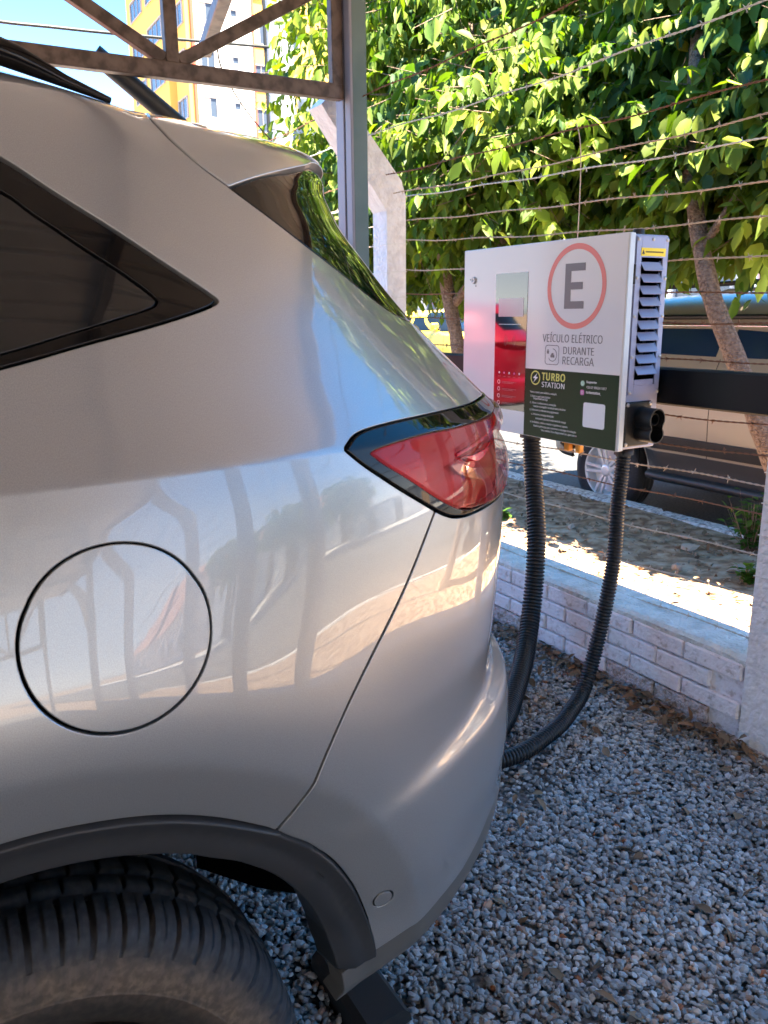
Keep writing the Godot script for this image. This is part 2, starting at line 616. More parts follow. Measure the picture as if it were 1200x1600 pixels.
func make_materials() -> void:
	var m: StandardMaterial3D
	m = mat("paint", lin(0.425, 0.425, 0.422), 0.32, 0.55)
	m.albedo_texture = noise_tex(61, 0.35, [Color(0.86, 0.86, 0.86), Color(1, 1, 1)], [0.3, 0.7], 512, 2)
	m.uv1_triplanar = true; m.uv1_scale = Vector3.ONE * 5.0
	m.clearcoat_enabled = true; m.clearcoat = 1.0; m.clearcoat_roughness = 0.006
	m = mat("paint_red", lin(0.55, 0.008, 0.03), 0.35, 0.2)
	m.clearcoat_enabled = true; m.clearcoat = 1.0; m.clearcoat_roughness = 0.02
	m = mat("suv_glass_sky_tint", lin(0.012, 0.03, 0.07), 0.04)  # blue put into the albedo stands in for sky mirrored in the panes
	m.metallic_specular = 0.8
	m = mat("paint_gold", lin(0.34, 0.29, 0.22), 0.42, 0.3)
	m.clearcoat_enabled = true; m.clearcoat = 0.25; m.clearcoat_roughness = 0.12
	m = mat("paint_yellow", lin(0.75, 0.50, 0.03), 0.4, 0.0)
	m.clearcoat_enabled = true; m.clearcoat = 0.8; m.clearcoat_roughness = 0.05
	m = mat("paint_white", lin(0.75, 0.76, 0.78), 0.4, 0.0)
	m.clearcoat_enabled = true; m.clearcoat = 0.8; m.clearcoat_roughness = 0.05
	m = mat("black_gloss", lin(0.006, 0.0052, 0.005), 0.04)
	m.metallic_specular = 0.36
	m = mat("dark_glass", lin(0.006, 0.007, 0.008), 0.03)
	m = mat("privacy_glass", lin(0.014, 0.014, 0.014), 0.03)
	m = mat("black_plastic", lin(0.007, 0.007, 0.008), 0.48)
	m = mat("cladding", lin(0.028, 0.028, 0.029), 0.45)
	m = mat("dull_black", lin(0.0025, 0.0025, 0.0025), 0.9)
	m.metallic_specular = 0.1
	m = mat("valance", lin(0.105, 0.098, 0.088), 0.45)
	m = mat("seal", lin(0.010, 0.010, 0.011), 0.35)
	m = mat("red_lens", lin(0.30, 0.0, 0.001, 0.40), 0.02)
	m.transparency = BaseMaterial3D.TRANSPARENCY_ALPHA
	m.metallic_specular = 0.27
	m = mat("red_inner", lin(0.42, 0.001, 0.004), 0.22, 0.6)
	m = mat("red_guide", lin(0.75, 0.015, 0.045), 0.25, 0.2)
	m.clearcoat_enabled = true; m.clearcoat = 1.0; m.clearcoat_roughness = 0.01
	m = mat("rubber", lin(0.016, 0.0155, 0.015), 0.7)
	m = mat("bowl", lin(0.50, 0.16, 0.07), 0.08, 1.0)
	m.clearcoat_enabled = true; m.clearcoat = 1.0; m.clearcoat_roughness = 0.005
	m = mat("chrome", lin(0.72, 0.72, 0.72), 0.10, 1.0)
	m = mat("alloy", lin(0.74, 0.75, 0.76), 0.38, 0.5)
	m = mat("dusty_rim", lin(0.10, 0.07, 0.045), 0.6, 0.3)
	m = mat("tyre", Color.WHITE, 0.72)
	m.vertex_color_use_as_albedo = true
	m.albedo_texture = noise_tex(11, 0.03, [Color(0.75, 0.75, 0.75), Color(1, 1, 1)], [0.3, 0.7], 256)
	m.uv1_triplanar = true; m.uv1_scale = Vector3.ONE * 9.0
	m = mat("white_panel", lin(0.68, 0.655, 0.66), 0.30)
	m.metallic_specular = 0.35
	m.clearcoat_enabled = true; m.clearcoat = 0.5; m.clearcoat_roughness = 0.08
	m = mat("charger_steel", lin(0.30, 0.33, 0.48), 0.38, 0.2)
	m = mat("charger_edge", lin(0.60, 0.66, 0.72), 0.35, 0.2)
	m = mat("print_green", lin(0.006, 0.030, 0.011), 0.22)
	m.metallic_specular = 0.22
	m = mat("print_red", lin(0.72, 0.16, 0.12), 0.4)
	m = mat("print_grey", lin(0.115, 0.105, 0.11), 0.4)
	m = mat("print_white", lin(0.75, 0.75, 0.75), 0.4)
	m = mat("print_lime", lin(0.60, 0.60, 0.10), 0.4)
	m = mat("print_yellow", lin(0.80, 0.62, 0.01), 0.4)
	m = mat("print_pink", lin(0.60, 0.14, 0.40), 0.4)
	m = mat("print_mint", lin(0.40, 0.62, 0.45), 0.4)
	m = mat("screen_black", lin(0.006, 0.006, 0.008), 0.03)
	m.metallic_specular = 0.75
	m = mat("screen_grey", lin(0.42, 0.38, 0.42), 0.12)
	m = mat("hose", lin(0.008, 0.008, 0.0095), 0.42)
	m = mat("orange_plastic", lin(0.72, 0.27, 0.01), 0.45)
	m = mat("zinc", lin(0.45, 0.45, 0.45), 0.4, 0.8)
	# masonry
	var plaster := noise_tex(3, 0.02, [lin(0.52, 0.44, 0.42), lin(0.76, 0.695, 0.71), lin(0.81, 0.755, 0.775), lin(0.83, 0.785, 0.80)], [0.12, 0.30, 0.5, 0.8], 512, 5)
	var bumps := noise_tex(5, 0.05, [Color.BLACK, Color.WHITE], [0.2, 0.8], 512, 5)
	m = mat("wall_paint", Color.WHITE, 0.7)
	tri_tex(m, plaster, 2.2); relief(m, bumps, 0.22)
	m = mat("wall_dirty", Color.WHITE, 0.8)
	tri_tex(m, noise_tex(8, 0.02, [lin(0.34, 0.25, 0.20), lin(0.56, 0.47, 0.45), lin(0.64, 0.58, 0.60)], [0.25, 0.45, 0.75], 512, 5), 3.0); relief(m, bumps, 0.6)
	m = mat("post_paint", Color.WHITE, 0.65)
	tri_tex(m, noise_tex(9, 0.02, [lin(0.72, 0.69, 0.68), lin(0.80, 0.775, 0.77), lin(0.83, 0.81, 0.805)], [0.25, 0.5, 0.8], 512, 5), 1.4); relief(m, bumps, 0.35)
	m = mat("cap_paint", Color.WHITE, 0.6)
	tri_tex(m, noise_tex(10, 0.02, [lin(0.58, 0.56, 0.52), lin(0.72, 0.70, 0.66)], [0.3, 0.7], 256, 5), 2.0); relief(m, bumps, 0.5)
	# ground
	m = mat("gravel_bed", Color.WHITE, 0.95)
	tri_tex(m, noise_tex(21, 0.06, [lin(0.06, 0.055, 0.05), lin(0.16, 0.155, 0.15), lin(0.27, 0.265, 0.26)], [0.25, 0.5, 0.8], 512, 4, FastNoiseLite.TYPE_CELLULAR), 2.0)
	m = mat("stone", Color.WHITE, 0.8)
	m.vertex_color_use_as_albedo = true
	m = mat("dirt", Color.WHITE, 0.95)
	tri_tex(m, noise_tex(22, 0.012, [lin(0.17, 0.095, 0.05), lin(0.30, 0.19, 0.115), lin(0.36, 0.25, 0.165), lin(0.43, 0.33, 0.24)], [0.25, 0.45, 0.6, 0.8], 1024, 6), 0.7)
	relief(m, noise_tex(23, 0.03, [Color.BLACK, Color.WHITE], [0.2, 0.8], 512, 6), 0.45)
	m = mat("asphalt", Color.WHITE, 0.9)
	tri_tex(m, noise_tex(24, 0.08, [lin(0.035, 0.035, 0.036), lin(0.06, 0.06, 0.06), lin(0.08, 0.08, 0.078)], [0.2, 0.5, 0.8], 512, 5), 1.0)
	m = mat("kerb_white", Color.WHITE, 0.8)
	tri_tex(m, noise_tex(25, 0.03, [lin(0.22, 0.20, 0.19), lin(0.55, 0.54, 0.53), lin(0.70, 0.69, 0.67)], [0.25, 0.45, 0.75], 512, 5), 1.5); relief(m, bumps, 0.6)
	# steel
	m = mat("rust_paint", Color.WHITE, 0.5)
	tri_tex(m, noise_tex(31, 0.02, [lin(0.050, 0.028, 0.018), lin(0.105, 0.068, 0.050), lin(0.135, 0.090, 0.068)], [0.2, 0.5, 0.8], 256, 5), 2.5)
	m = mat("post_teal", Color.WHITE, 0.5)
	tri_tex(m, noise_tex(32, 0.01, [lin(0.10, 0.155, 0.155), lin(0.13, 0.185, 0.185)], [0.3, 0.7], 256, 5), 1.0)
	m = mat("post_lilac", lin(0.27, 0.26, 0.31), 0.5)
	m = mat("dark_steel", lin(0.018, 0.018, 0.017), 0.5)
	m = mat("beam_black", lin(0.0035, 0.0035, 0.004), 0.5)
	m.metallic_specular = 0.35
	m = mat("roof_sheet", Color.WHITE, 0.55)
	tri_tex(m, noise_tex(33, 0.01, [lin(0.50, 0.47, 0.44), lin(0.66, 0.63, 0.60)], [0.3, 0.7], 256, 5), 0.6)
	m = mat("wire", lin(0.55, 0.44, 0.34), 0.55, 0.2)  # plain and zinc wire are paler: sunlight on the strands put into the colour
	m = mat("wire_zinc", lin(0.70, 0.70, 0.66), 0.5, 0.2)
	m = mat("wire_rust", lin(0.22, 0.10, 0.055), 0.7, 0.1)
	m = mat("cable_black", lin(0.010, 0.012, 0.012), 0.5)
	# plants
	m = mat("leaf", Color.WHITE, 0.5)
	m.vertex_color_use_as_albedo = true
	m.backlight_enabled = true; m.backlight = Color(0.85, 0.95, 0.38)
	m.metallic_specular = 0.28
	m = mat("bark", Color.WHITE, 0.9)
	tri_tex(m, noise_tex(41, 0.03, [lin(0.10, 0.065, 0.045), lin(0.20, 0.135, 0.10), lin(0.29, 0.22, 0.17)], [0.2, 0.5, 0.8], 512, 5), 3.0); relief(m, bumps, 1.0)
	m = mat("dry_leaf", Color.WHITE, 0.8)
	m.vertex_color_use_as_albedo = true
	# buildings
	m = mat("plain_white", lin(0.78, 0.78, 0.76), 0.8)
	m = mat("plain_yellow", lin(0.64, 0.42, 0.09), 0.8)
	m = mat("plain_red", lin(0.50, 0.07, 0.04), 0.8)
	m = mat("plain_pink", lin(0.42, 0.24, 0.22), 0.8)
	m = mat("window_glass", lin(0.05, 0.07, 0.10), 0.08)
	m = mat("window_frame", lin(0.30, 0.31, 0.33), 0.5)
	m = mat("curtain_pale", lin(0.45, 0.43, 0.40), 0.8)
	m = mat("concrete_pole", lin(0.42, 0.46, 0.50), 0.7)
	m = mat("tile_roof", lin(0.30, 0.12, 0.07), 0.8)

# ---------------------------------------------------------------- ground
func rough_sheet(x0: float, x1: float, z0: float, z1: float, y: float, step: float, amp: float, seed_: int, slope := 0.0) -> MB:
	var n := FastNoiseLite.new(); n.seed = seed_; n.frequency = 0.7; n.fractal_octaves = 4
	var b := MB.new()
	var nx := int(ceil((x1 - x0) / step)); var nz := int(ceil((z1 - z0) / step))
	var hf := func(x: float, z: float) -> float: return y + amp * n.get_noise_2d(x * 2.0, z * 2.0) + slope * (x - x0)
	for j in nz + 1:
		for i in nx + 1:
			var x := lerpf(x0, x1, float(i) / nx); var z := lerpf(z0, z1, float(j) / nz)
			var e := 0.02
			var nn := Vector3(hf.call(x - e, z) - hf.call(x + e, z), 2 * e, hf.call(x, z - e) - hf.call(x, z + e)).normalized()
			b.vert(Vector3(x, hf.call(x, z), z), nn)
	for j in nz:
		for i in nx:
			var a := j * (nx + 1) + i
			b.tri(a, a + 1, a + nx + 2); b.tri(a, a + nx + 2, a + nx + 1)
	return b

func stone_mesh(rng: RandomNumberGenerator, flatness: float) -> ArrayMesh:
	var t := (1.0 + sqrt(5.0)) / 2.0
	var vs := [Vector3(-1, t, 0), Vector3(1, t, 0), Vector3(-1, -t, 0), Vector3(1, -t, 0), Vector3(0, -1, t), Vector3(0, 1, t), Vector3(0, -1, -t), Vector3(0, 1, -t), Vector3(t, 0, -1), Vector3(t, 0, 1), Vector3(-t, 0, -1), Vector3(-t, 0, 1)]
	for i in 12:
		vs[i] = vs[i].normalized() * rng.randf_range(0.34, 0.64) * Vector3(1.12, flatness, 0.74)
	var b := MB.new()
	for f in [[0, 11, 5], [0, 5, 1], [0, 1, 7], [0, 7, 10], [0, 10, 11], [1, 5, 9], [5, 11, 4], [11, 10, 2], [10, 7, 6], [7, 1, 8], [3, 9, 4], [3, 4, 2], [3, 2, 6], [3, 6, 8], [3, 8, 9], [4, 9, 5], [2, 4, 11], [6, 2, 10], [8, 6, 7], [9, 8, 1]]:
		var c: Vector3 = (vs[f[0]] + vs[f[1]] + vs[f[2]]) / 3.0
		# half smooth, half faceted, like crushed stone worn a little
		var g: Vector3 = (vs[f[1]] - vs[f[0]]).cross(vs[f[2]] - vs[f[0]]).normalized()
		if g.dot(c) < 0: g = -g
		var ids := []
		for k in 3: ids.append(b.vert(vs[f[k]], (g * 0.9 + vs[f[k]].normalized() * 0.2).normalized()))
		b.tri(ids[0], ids[1], ids[2])
	return b.mesh()

func build_ground() -> void:
	# one wide ground sheet under everything
	var g := MB.new()
	g.quad(Vector3(-300, -0.20, -300), Vector3(300, -0.20, -300), Vector3(300, -0.20, 300), Vector3(-300, -0.20, 300), Vector3.UP)
	struct(obj("ground", g, M.dirt))
	var lot := rough_sheet(-9.0, 2.10, -14.0, 16.0, -0.008, 0.13, 0.012, 4)
	struct(obj("parking_ground", lot, M.gravel_bed))
	var rd := MB.new()
	rd.quad(Vector3(4.1, -0.135, -80), Vector3(12.2, -0.135, -80), Vector3(12.2, -0.135, 60), Vector3(4.1, -0.135, 60), Vector3.UP)
	struct(obj("road", rd, M.asphalt))
	struct(obj("pavement", rough_sheet(2.2, 4.0, -16.0, 9.0, 0.055, 0.06, 0.022, 7), M.dirt))
	var fp := MB.new()
	fp.box(Vector3(13.6, -0.06, -10), Vector3(2.8, 0.16, 140))
	struct(obj("far_pavement", fp, M.kerb_white))
	var kerb: Node3D = Node3D.new(); kerb.name = "kerb"; add_child(kerb); struct(kerb)
	var rng := RandomNumberGenerator.new(); rng.seed = 91
	var z := -16.0
	while z < 9.0:
		var kb := MB.new()
		kb.box(Vector3(4.05 + rng.randf_range(-0.008, 0.008), -0.045 + rng.randf_range(-0.006, 0.006), z + 0.45), Vector3(0.13, 0.22, 0.885), 0.015, Basis(Vector3.UP, rng.randf_range(-0.01, 0.01)))
		obj("kerb_stone", kb, M.kerb_white, kerb)
		z += 0.9
	# crushed stone
	var shapes := []
	for k in 5: shapes.append(stone_mesh(rng, [0.62, 0.5, 0.7, 0.45, 0.8][k]))
	var tone := FastNoiseLite.new(); tone.seed = 5; tone.frequency = 0.9; tone.fractal_octaves = 3
	var xf := [[], [], [], [], []]; var cl := [[], [], [], [], []]
	for n in 100000:
		var x: float; var zz: float
		if n < 86000:
			x = rng.randf_range(0.0, 2.085); zz = rng.randf_range(-3.3, 0.15)
		else:
			x = rng.randf_range(-2.6, 2.085); zz = rng.randf_range(-6.0, 3.0)
		if rng.randf() < 0.75 * smooth01(0.08, 0.42, tone.get_noise_2d(x * 0.7 - 30.0, zz * 0.7 + 12.0)): continue
		var k := rng.randi() % 5
		var s := lerpf(0.007, 0.0205, pow(rng.randf(), 0.8))
		if rng.randf() < 0.04: s *= 1.55
		var bs := Basis(Vector3(rng.randfn(), rng.randfn(), rng.randfn()).normalized(), rng.randf_range(-0.7, 0.7)) * Basis(Vector3.UP, rng.randf() * TAU)
		var rut := 0.008 * tone.get_noise_2d(x * 2.5 + 9.0, zz * 2.5)
		xf[k].append(Transform3D(bs.scaled(Vector3.ONE * s), Vector3(x, rng.randf_range(-0.004, 0.007) + rut, zz)))
		var t := tone.get_noise_2d(x, zz)
		var br := lerpf(0.19, 0.50, pow(rng.randf(), 1.3)) * (1.0 + 0.35 * t)
		var c := Color(br * 0.95, br * 0.995, br * 1.015)
		var rusty := rng.randf()
		if rusty < 0.035 + 0.45 * maxf(0.0, tone.get_noise_2d(x + 40.0, zz) - 0.15):
			c = Color(br * 1.15, br * 0.82, br * 0.62)
		elif rusty > 0.994: c = Color(0.28, 0.10, 0.04)
		elif rusty > 0.975: c = Color(0.40, 0.39, 0.36)
		elif rusty > 0.93: c = Color(br * 1.1, br * 1.0, br * 0.88)
		cl[k].append(c)
	var grav := Node3D.new(); grav.name = "gravel"; add_child(grav); stuff(grav)
	for k in 5: stuff(multi("stones", shapes[k], M.stone, xf[k], cl[k], grav))

# ---------------------------------------------------------------- low wall and fence
const POSTS := [-10.13, -7.93, -5.73, -3.54, -1.31, 0.92, 3.12, 5.32, 7.52]

func build_wall_and_fence() -> void:
	var rng := RandomNumberGenerator.new(); rng.seed = 17
	var wall := thing("brick_wall", "low lilac-white painted brick wall under the barbed wire", "wall")
	var core := MB.new()
	core.box(Vector3(2.175, 0.115, -1.5), Vector3(0.168, 0.33, 18.4))
	obj("mortar_core", core, M.wall_paint, wall)
	var cap := MB.new()
	var n := FastNoiseLite.new(); n.seed = 3; n.frequency = 3.0
	var zs := []
	for i in 185: zs.append(-10.7 + i * 0.1)
	for i in zs.size() - 1:
		var q := []
		for zz in [zs[i], zs[i + 1]]:
			var w := 0.003 * n.get_noise_1d(zz * 4.0)
			q.append([Vector3(2.081 + w, 0.262 + w, zz), Vector3(2.080 + w, 0.282 + w, zz), Vector3(2.094, 0.292 + w, zz), Vector3(2.262, 0.294, zz), Vector3(2.272, 0.270, zz)])
		for k in 4:
			cap.quad(q[0][k], q[0][k + 1], q[1][k + 1], q[1][k], Vector3(-1, 0, 0) if k == 0 else Vector3(-1, 1, 0) if k == 1 else Vector3(0, 1, 0) if k == 2 else Vector3(1, 0.3, 0))
	obj("cap", cap, M.cap_paint, wall)
	# plaster skirt at the foot
	var sk := MB.new()
	sk.box(Vector3(2.086, -0.004, -1.5), Vector3(0.02, 0.05, 18.4), 0.008)
	obj("skirt", sk, M.wall_dirty, wall)
	var vars := []
	for k in 6:
		var b := MB.new()
		b.box(Vector3.ZERO, Vector3(0.021, 0.0565, 0.211 + 0.003 * (k % 3)), 0.0045)
		# worn, uneven painted faces
		for i in b.v.size(): b.v[i] += Vector3(0.0022, 0.0016, 0.003) * Vector3(n.get_noise_3d(b.v[i].y * 90 + k * 7, b.v[i].z * 60, 0), n.get_noise_3d(b.v[i].z * 50 + k * 3, b.v[i].x * 50, 5), n.get_noise_3d(b.v[i].y * 70, k * 5.0, 9))
		vars.append(b.mesh())
	var rest := MB.new()
	for row in 4:
		var z := -10.6 + (0.11 if row % 2 else 0.0)
		while z < 7.6:
			var c := Vector3(2.085 + rng.randf_range(-0.003, 0.002), 0.048 + 0.0635 * row, z)
			var inpost := false
			for pz in POSTS:
				if absf(pz - z) < 0.09: inpost = true
			if not inpost:
				if z > -4.3 and z < 1.2:
					var o := put("brick", vars[rng.randi() % 6], M.wall_dirty if row == 0 and rng.randf() < 0.5 else M.wall_paint, wall)
					o.position = c
					o.rotation = Vector3(rng.randf_range(-0.012, 0.012), rng.randf_range(-0.012, 0.012), 0)
				else:
					rest.box(c, Vector3(0.021, 0.0565, 0.211), 0.0045)
			z += 0.2195
	stuff(obj("far_bricks", rest, M.wall_paint, wall))
	var lab := ["white concrete fence post farthest away along the fence, behind the silver car", "white concrete fence post second from the far end, hidden behind the car", "white concrete fence post next beyond the one with the bent top in view", "white concrete fence post with bent top beside the steel canopy post", "white concrete fence post at the right end of the black beam", "first white fence post past the right edge, mirrored in the bumper", "second white fence post past the right edge, mirrored in the rear quarter", "third white fence post past the right edge, mirrored by the fuel flap", "last white fence post past the right edge, smallest in the reflections"]
	for i in POSTS.size():
		var txt: String = lab[i]
		var p := thing("fence_post", txt, "fence post", Vector3(2.131, 0.0, POSTS[i]), "concrete posts of the barbed wire fence")
		var b := MB.new()
		var h := 0.066
		var prof := PackedVector2Array([Vector2(-0.052, -0.05), Vector2(0.053, -0.05), Vector2(0.055, 1.86), Vector2(0.032, 1.93), Vector2(-0.30, 2.30), Vector2(-0.385, 2.22), Vector2(-0.052, 1.79)])
		b.prism(prof, Vector3(0, 0, -h), Vector3(1, 0, 0), Vector3(0, 1, 0), h * 2)
		obj("shaft", b, M.post_paint, p)
		for y in [0.28, 0.40, 0.56, 0.685, 0.78, 0.87, 1.29, 1.39, 1.51, 1.64]:
			var wr := MB.new()
			wr.tube([Vector3(-0.056, y, h + 0.003), Vector3(-0.056, y - 0.004, -h - 0.003), Vector3(0.06, y, -h - 0.003), Vector3(0.06, y + 0.004, h + 0.003), Vector3(-0.056, y, h + 0.003)], [0.0014], 4)
			obj("tie_wire", wr, M.wire_zinc, p)
	# barbed wires: heights at the bent post and at the near post
	var H := [[2.22, 2.20, "rust", -0.29], [2.11, 2.06, "zinc", -0.18], [1.95, 1.91, "rust", -0.06], [1.875, 1.84, "plain", -0.01], [1.865, 1.785, "zinc", 0.062], [1.755, 1.665, "plain", 0.062], [1.665, 1.575, "plain", 0.062], [1.527, 1.472, "plain", 0.062], [1.412, 1.365, "rust", 0.062], [1.296, 1.277, "rust", 0.062], [1.181, 1.168, "rust", 0.062], [0.985, 0.985, "rust", 0.062], [0.880, 0.890, "rust", 0.062], [0.775, 0.805, "plain", 0.062], [0.712, 0.722, "rust", 0.062], [0.570, 0.590, "plain", 0.062], [0.440, 0.460, "plain", 0.062], [0.345, 0.315, "plain", 0.062]]
	var words := ["topmost orange-brown strand of barbed wire on the bent post tips", "second strand of barbed wire from the top, grey against the leaves", "third strand of barbed wire from the top, dark brown", "fourth strand of barbed wire from the top, at the post bend", "pale sunlit strand of barbed wire, first below the post bend", "second strand of barbed wire below the post bend", "third strand of barbed wire below the bend, passing just above charger", "strand of barbed wire level with the charger lid", "strand of barbed wire level with the upper louvers", "strand of barbed wire across the dark car's window tops", "strand of barbed wire just above the black beam", "strand of barbed wire just below the black beam", "rusty strand of barbed wire level with the socket holder", "barbed wire strand crossing the dark car's side trim", "rusty barbed wire strand crossing the alloy wheel", "barbed wire strand over the dirt, third from the bottom", "barbed wire strand over the dirt, second from the bottom", "lowest strand of barbed wire, just above the low wall"]
	for i in H.size():
		var w := thing("barbed_wire", words[i], "barbed wire", Vector3.ZERO, "barbed wire strands of the fence")
		var st := MB.new(); var bb := MB.new()
		var key: String = "wire" if H[i][2] == "plain" else "wire_" + H[i][2]
		var ys := []
		for k in POSTS.size():
			var t: float = (POSTS[k] + 1.31) / (-3.54 + 1.31)
			var y: float = lerpf(H[i][1], H[i][0], t) if k == 3 or k == 4 else H[i][0] + rng.randf_range(-0.03, 0.02)
			ys.append(y)
		for k in POSTS.size() - 1:
			var z0: float = POSTS[k]; var z1: float = POSTS[k + 1]
			var near := k == 3
			var sag := rng.randf_range(0.004, 0.02)
			if i >= 14: sag = rng.randf_range(0.02, 0.045)
			var wob := rng.randf() * 10.0
			var pos := func(t: float) -> Vector3:
				return Vector3(2.131 + H[i][3] + 0.006 * sin(t * 9.0 + wob), lerpf(ys[k], ys[k + 1], t) - sag * 4.0 * t * (1.0 - t) + 0.003 * sin(t * 23.0 + wob), lerpf(z0, z1, t))
			var seg := 200 if near else 24
			for s in (2 if near else 1):
				var pts := []
				for q in seg + 1:
					var t := float(q) / seg
					var a := t * 2.2 / 0.05 * TAU + s * PI
					pts.append(pos.call(t) + Vector3(cos(a), sin(a), 0) * (0.0017 if near else 0.0))
				st.tube(pts, [0.0017 if near else 0.0026], 5, false)
			var t := rng.randf_range(0.01, 0.05)
			while t < 1.0:
				var c: Vector3 = pos.call(t)
				var ring := []
				for q in 9: ring.append(c + Vector3(cos(q * 1.9) * 0.0034, sin(q * 1.9) * 0.0034, (q - 4) * 0.0012))
				bb.tube(ring, [0.0015], 3, false)
				for q in 4:
					var d := Vector3(rng.randfn(), rng.randfn(), rng.randf_range(-0.5, 0.5)).normalized()
					bb.tube([c, c + d * 0.014], [0.0016, 0.0006], 3, false)
				t += rng.randf_range(0.048, 0.064)
		obj("strand", st, M[key], w)
		stuff(obj("barbs", bb, M[key], w))

# ---------------------------------------------------------------- canopy
func build_canopy() -> void:
	var rng := RandomNumberGenerator.new(); rng.seed = 12
	var can := thing("carport_canopy", "brown steel carport with trusses and ribbed metal roof over the silver car", "carport")
	var can_k := 0.91
	can.position = Vector3(0, 1.32 * (1.0 - can_k), 0)
	can.scale = Vector3.ONE * can_k
	var roof := MB.new()
	var z := -3.78
	while z < 13.2:
		var a := [[0.0, 0.0], [0.025, 0.03], [0.055, 0.03], [0.08, 0.0], [0.25, 0.0]]
		for k in 4:
			var p0 := Vector3(-6.5, 2.70 + a[k][1], z + a[k][0]); var p1 := Vector3(-6.5, 2.70 + a[k + 1][1], z + a[k + 1][0])
			var q0 := Vector3(2.80, 2.955 + a[k][1], z + a[k][0]); var q1 := Vector3(2.80, 2.955 + a[k + 1][1], z + a[k + 1][0])
			roof.quad(p0, p1, q1, q0, Vector3.UP)
			roof.quad(p0 - Vector3(0, 0.002, 0), p1 - Vector3(0, 0.002, 0), q1 - Vector3(0, 0.002, 0), q0 - Vector3(0, 0.002, 0), Vector3.DOWN)
		z += 0.25
	obj("roof_sheet", roof, M.roof_sheet, can)
	for i in 6:
		var x := 2.65 - i * 1.75
		var pl := MB.new()
		pl.box(Vector3(x, 2.60 + 0.028 * x + 0.235, 4.75), Vector3(0.06, 0.06, 16.9), 0.004)
		obj("purlin", pl, M.rust_paint, can)
	var tz := [-3.655, 1.65, 6.95, 12.25]
	for k in 4:
		var zc: float = tz[k]
		var yb := func(x: float) -> float: return 2.325 + 0.012 * (x - 1.9)
		var yt := func(x: float) -> float: return 2.80 + 0.028 * (x - 1.9)
		var w := 0.066
		var c := MB.new()
		c.bar(Vector3(-6.3, yb.call(-6.3), zc), Vector3(1.945, yb.call(1.945), zc), w, 0.05, 0.004)
		obj("bottom_chord", c, M.rust_paint, can)
		c = MB.new()
		c.bar(Vector3(-6.3, yt.call(-6.3), zc), Vector3(1.945, yt.call(1.945), zc), w, 0.05, 0.004)
		obj("top_chord", c, M.rust_paint, can)
		var x := 1.915
		c = MB.new()
		c.box(Vector3(x, 2.56, zc + 0.001), Vector3(0.055, 0.42, 0.046), 0.003)
		obj("web_bar", c, M.rust_paint, can)
		x = 1.138
		var first := true
		while x > -6.2:
			c = MB.new()
			c.box(Vector3(x, (yb.call(x) + yt.call(x)) * 0.5, zc + 0.001), Vector3(0.055, yt.call(x) - yb.call(x) - 0.06, 0.046), 0.003)
			obj("web_bar", c, M.rust_paint, can)
			c = MB.new()
			c.bar(Vector3(x + 0.03, yb.call(x) + 0.04, zc - 0.002), Vector3(x + 0.74, yt.call(x + 0.74) - 0.035, zc - 0.002), 0.052, 0.042, 0.003)
			obj("diagonal_bar", c, M.rust_paint, can)
			c = MB.new()
			c.bar(Vector3(x - 0.03, yb.call(x) + 0.04, zc - 0.002), Vector3(x - 0.74, yt.call(x - 0.74) - 0.035, zc - 0.002), 0.052, 0.042, 0.003)
			obj("diagonal_bar", c, M.rust_paint, can)
			# weld beads where the bars meet
			c = MB.new()
			for q in 7: c.box(Vector3(x + rng.randf_range(-0.05, 0.05), yb.call(x) + 0.034, zc + rng.randf_range(-0.024, 0.024)), Vector3.ONE * rng.randf_range(0.006, 0.012), 0.002)
			stuff(obj("weld_seam", c, M.rust_paint, can))
			x -= 1.55
	for k in 4:
		var zc: float = tz[k]
		var p := MB.new()
		# two cold formed channels side by side: the gap between them shows as a dark slot
		p.box(Vector3(2.0, 1.36, zc + 0.021), Vector3(0.082, 3.10, 0.113), 0.006)
		obj("post", p, M.post_teal, can)
		var q := MB.new()
		q.box(Vector3(1.9585, 1.36, zc - 0.022), Vector3(0.016, 3.10, 0.052), 0.003)
		q.box(Vector3(1.9585, 1.36, zc + 0.048), Vector3(0.016, 3.10, 0.056), 0.003)
		obj("post_lip", q, M.post_lilac, can)
		var r := MB.new()
		r.box(Vector3(1.995, 1.36, zc - 0.06), Vector3(0.08, 3.10, 0.045), 0.004)
		obj("post_back", r, M.post_lilac, can)
		var bp := MB.new()
		bp.box(Vector3(2.0, -0.118, zc), Vector3(0.10, 0.014, 0.24), 0.002)
		obj("base_plate", bp, M.dark_steel, can)
	var px := MB.new()
	px.bar(Vector3(1.42, 2.70, -3.70), Vector3(1.62, 2.70, -4.6), 0.07, 0.06, 0.004)
	obj("short_purlin", px, M.rust_paint, can)
	var br := thing("steel_brace", "dark grey steel tube slanting down beneath the brown truss chord", "brace", Vector3(0, 0, 0))
	var t := MB.new()
	t.tube([Vector3(0.765, 2.268, -3.387), Vector3(1.79, 1.545, -3.41)], [0.035], 16)
	obj("tube", t, M.dark_steel, br)

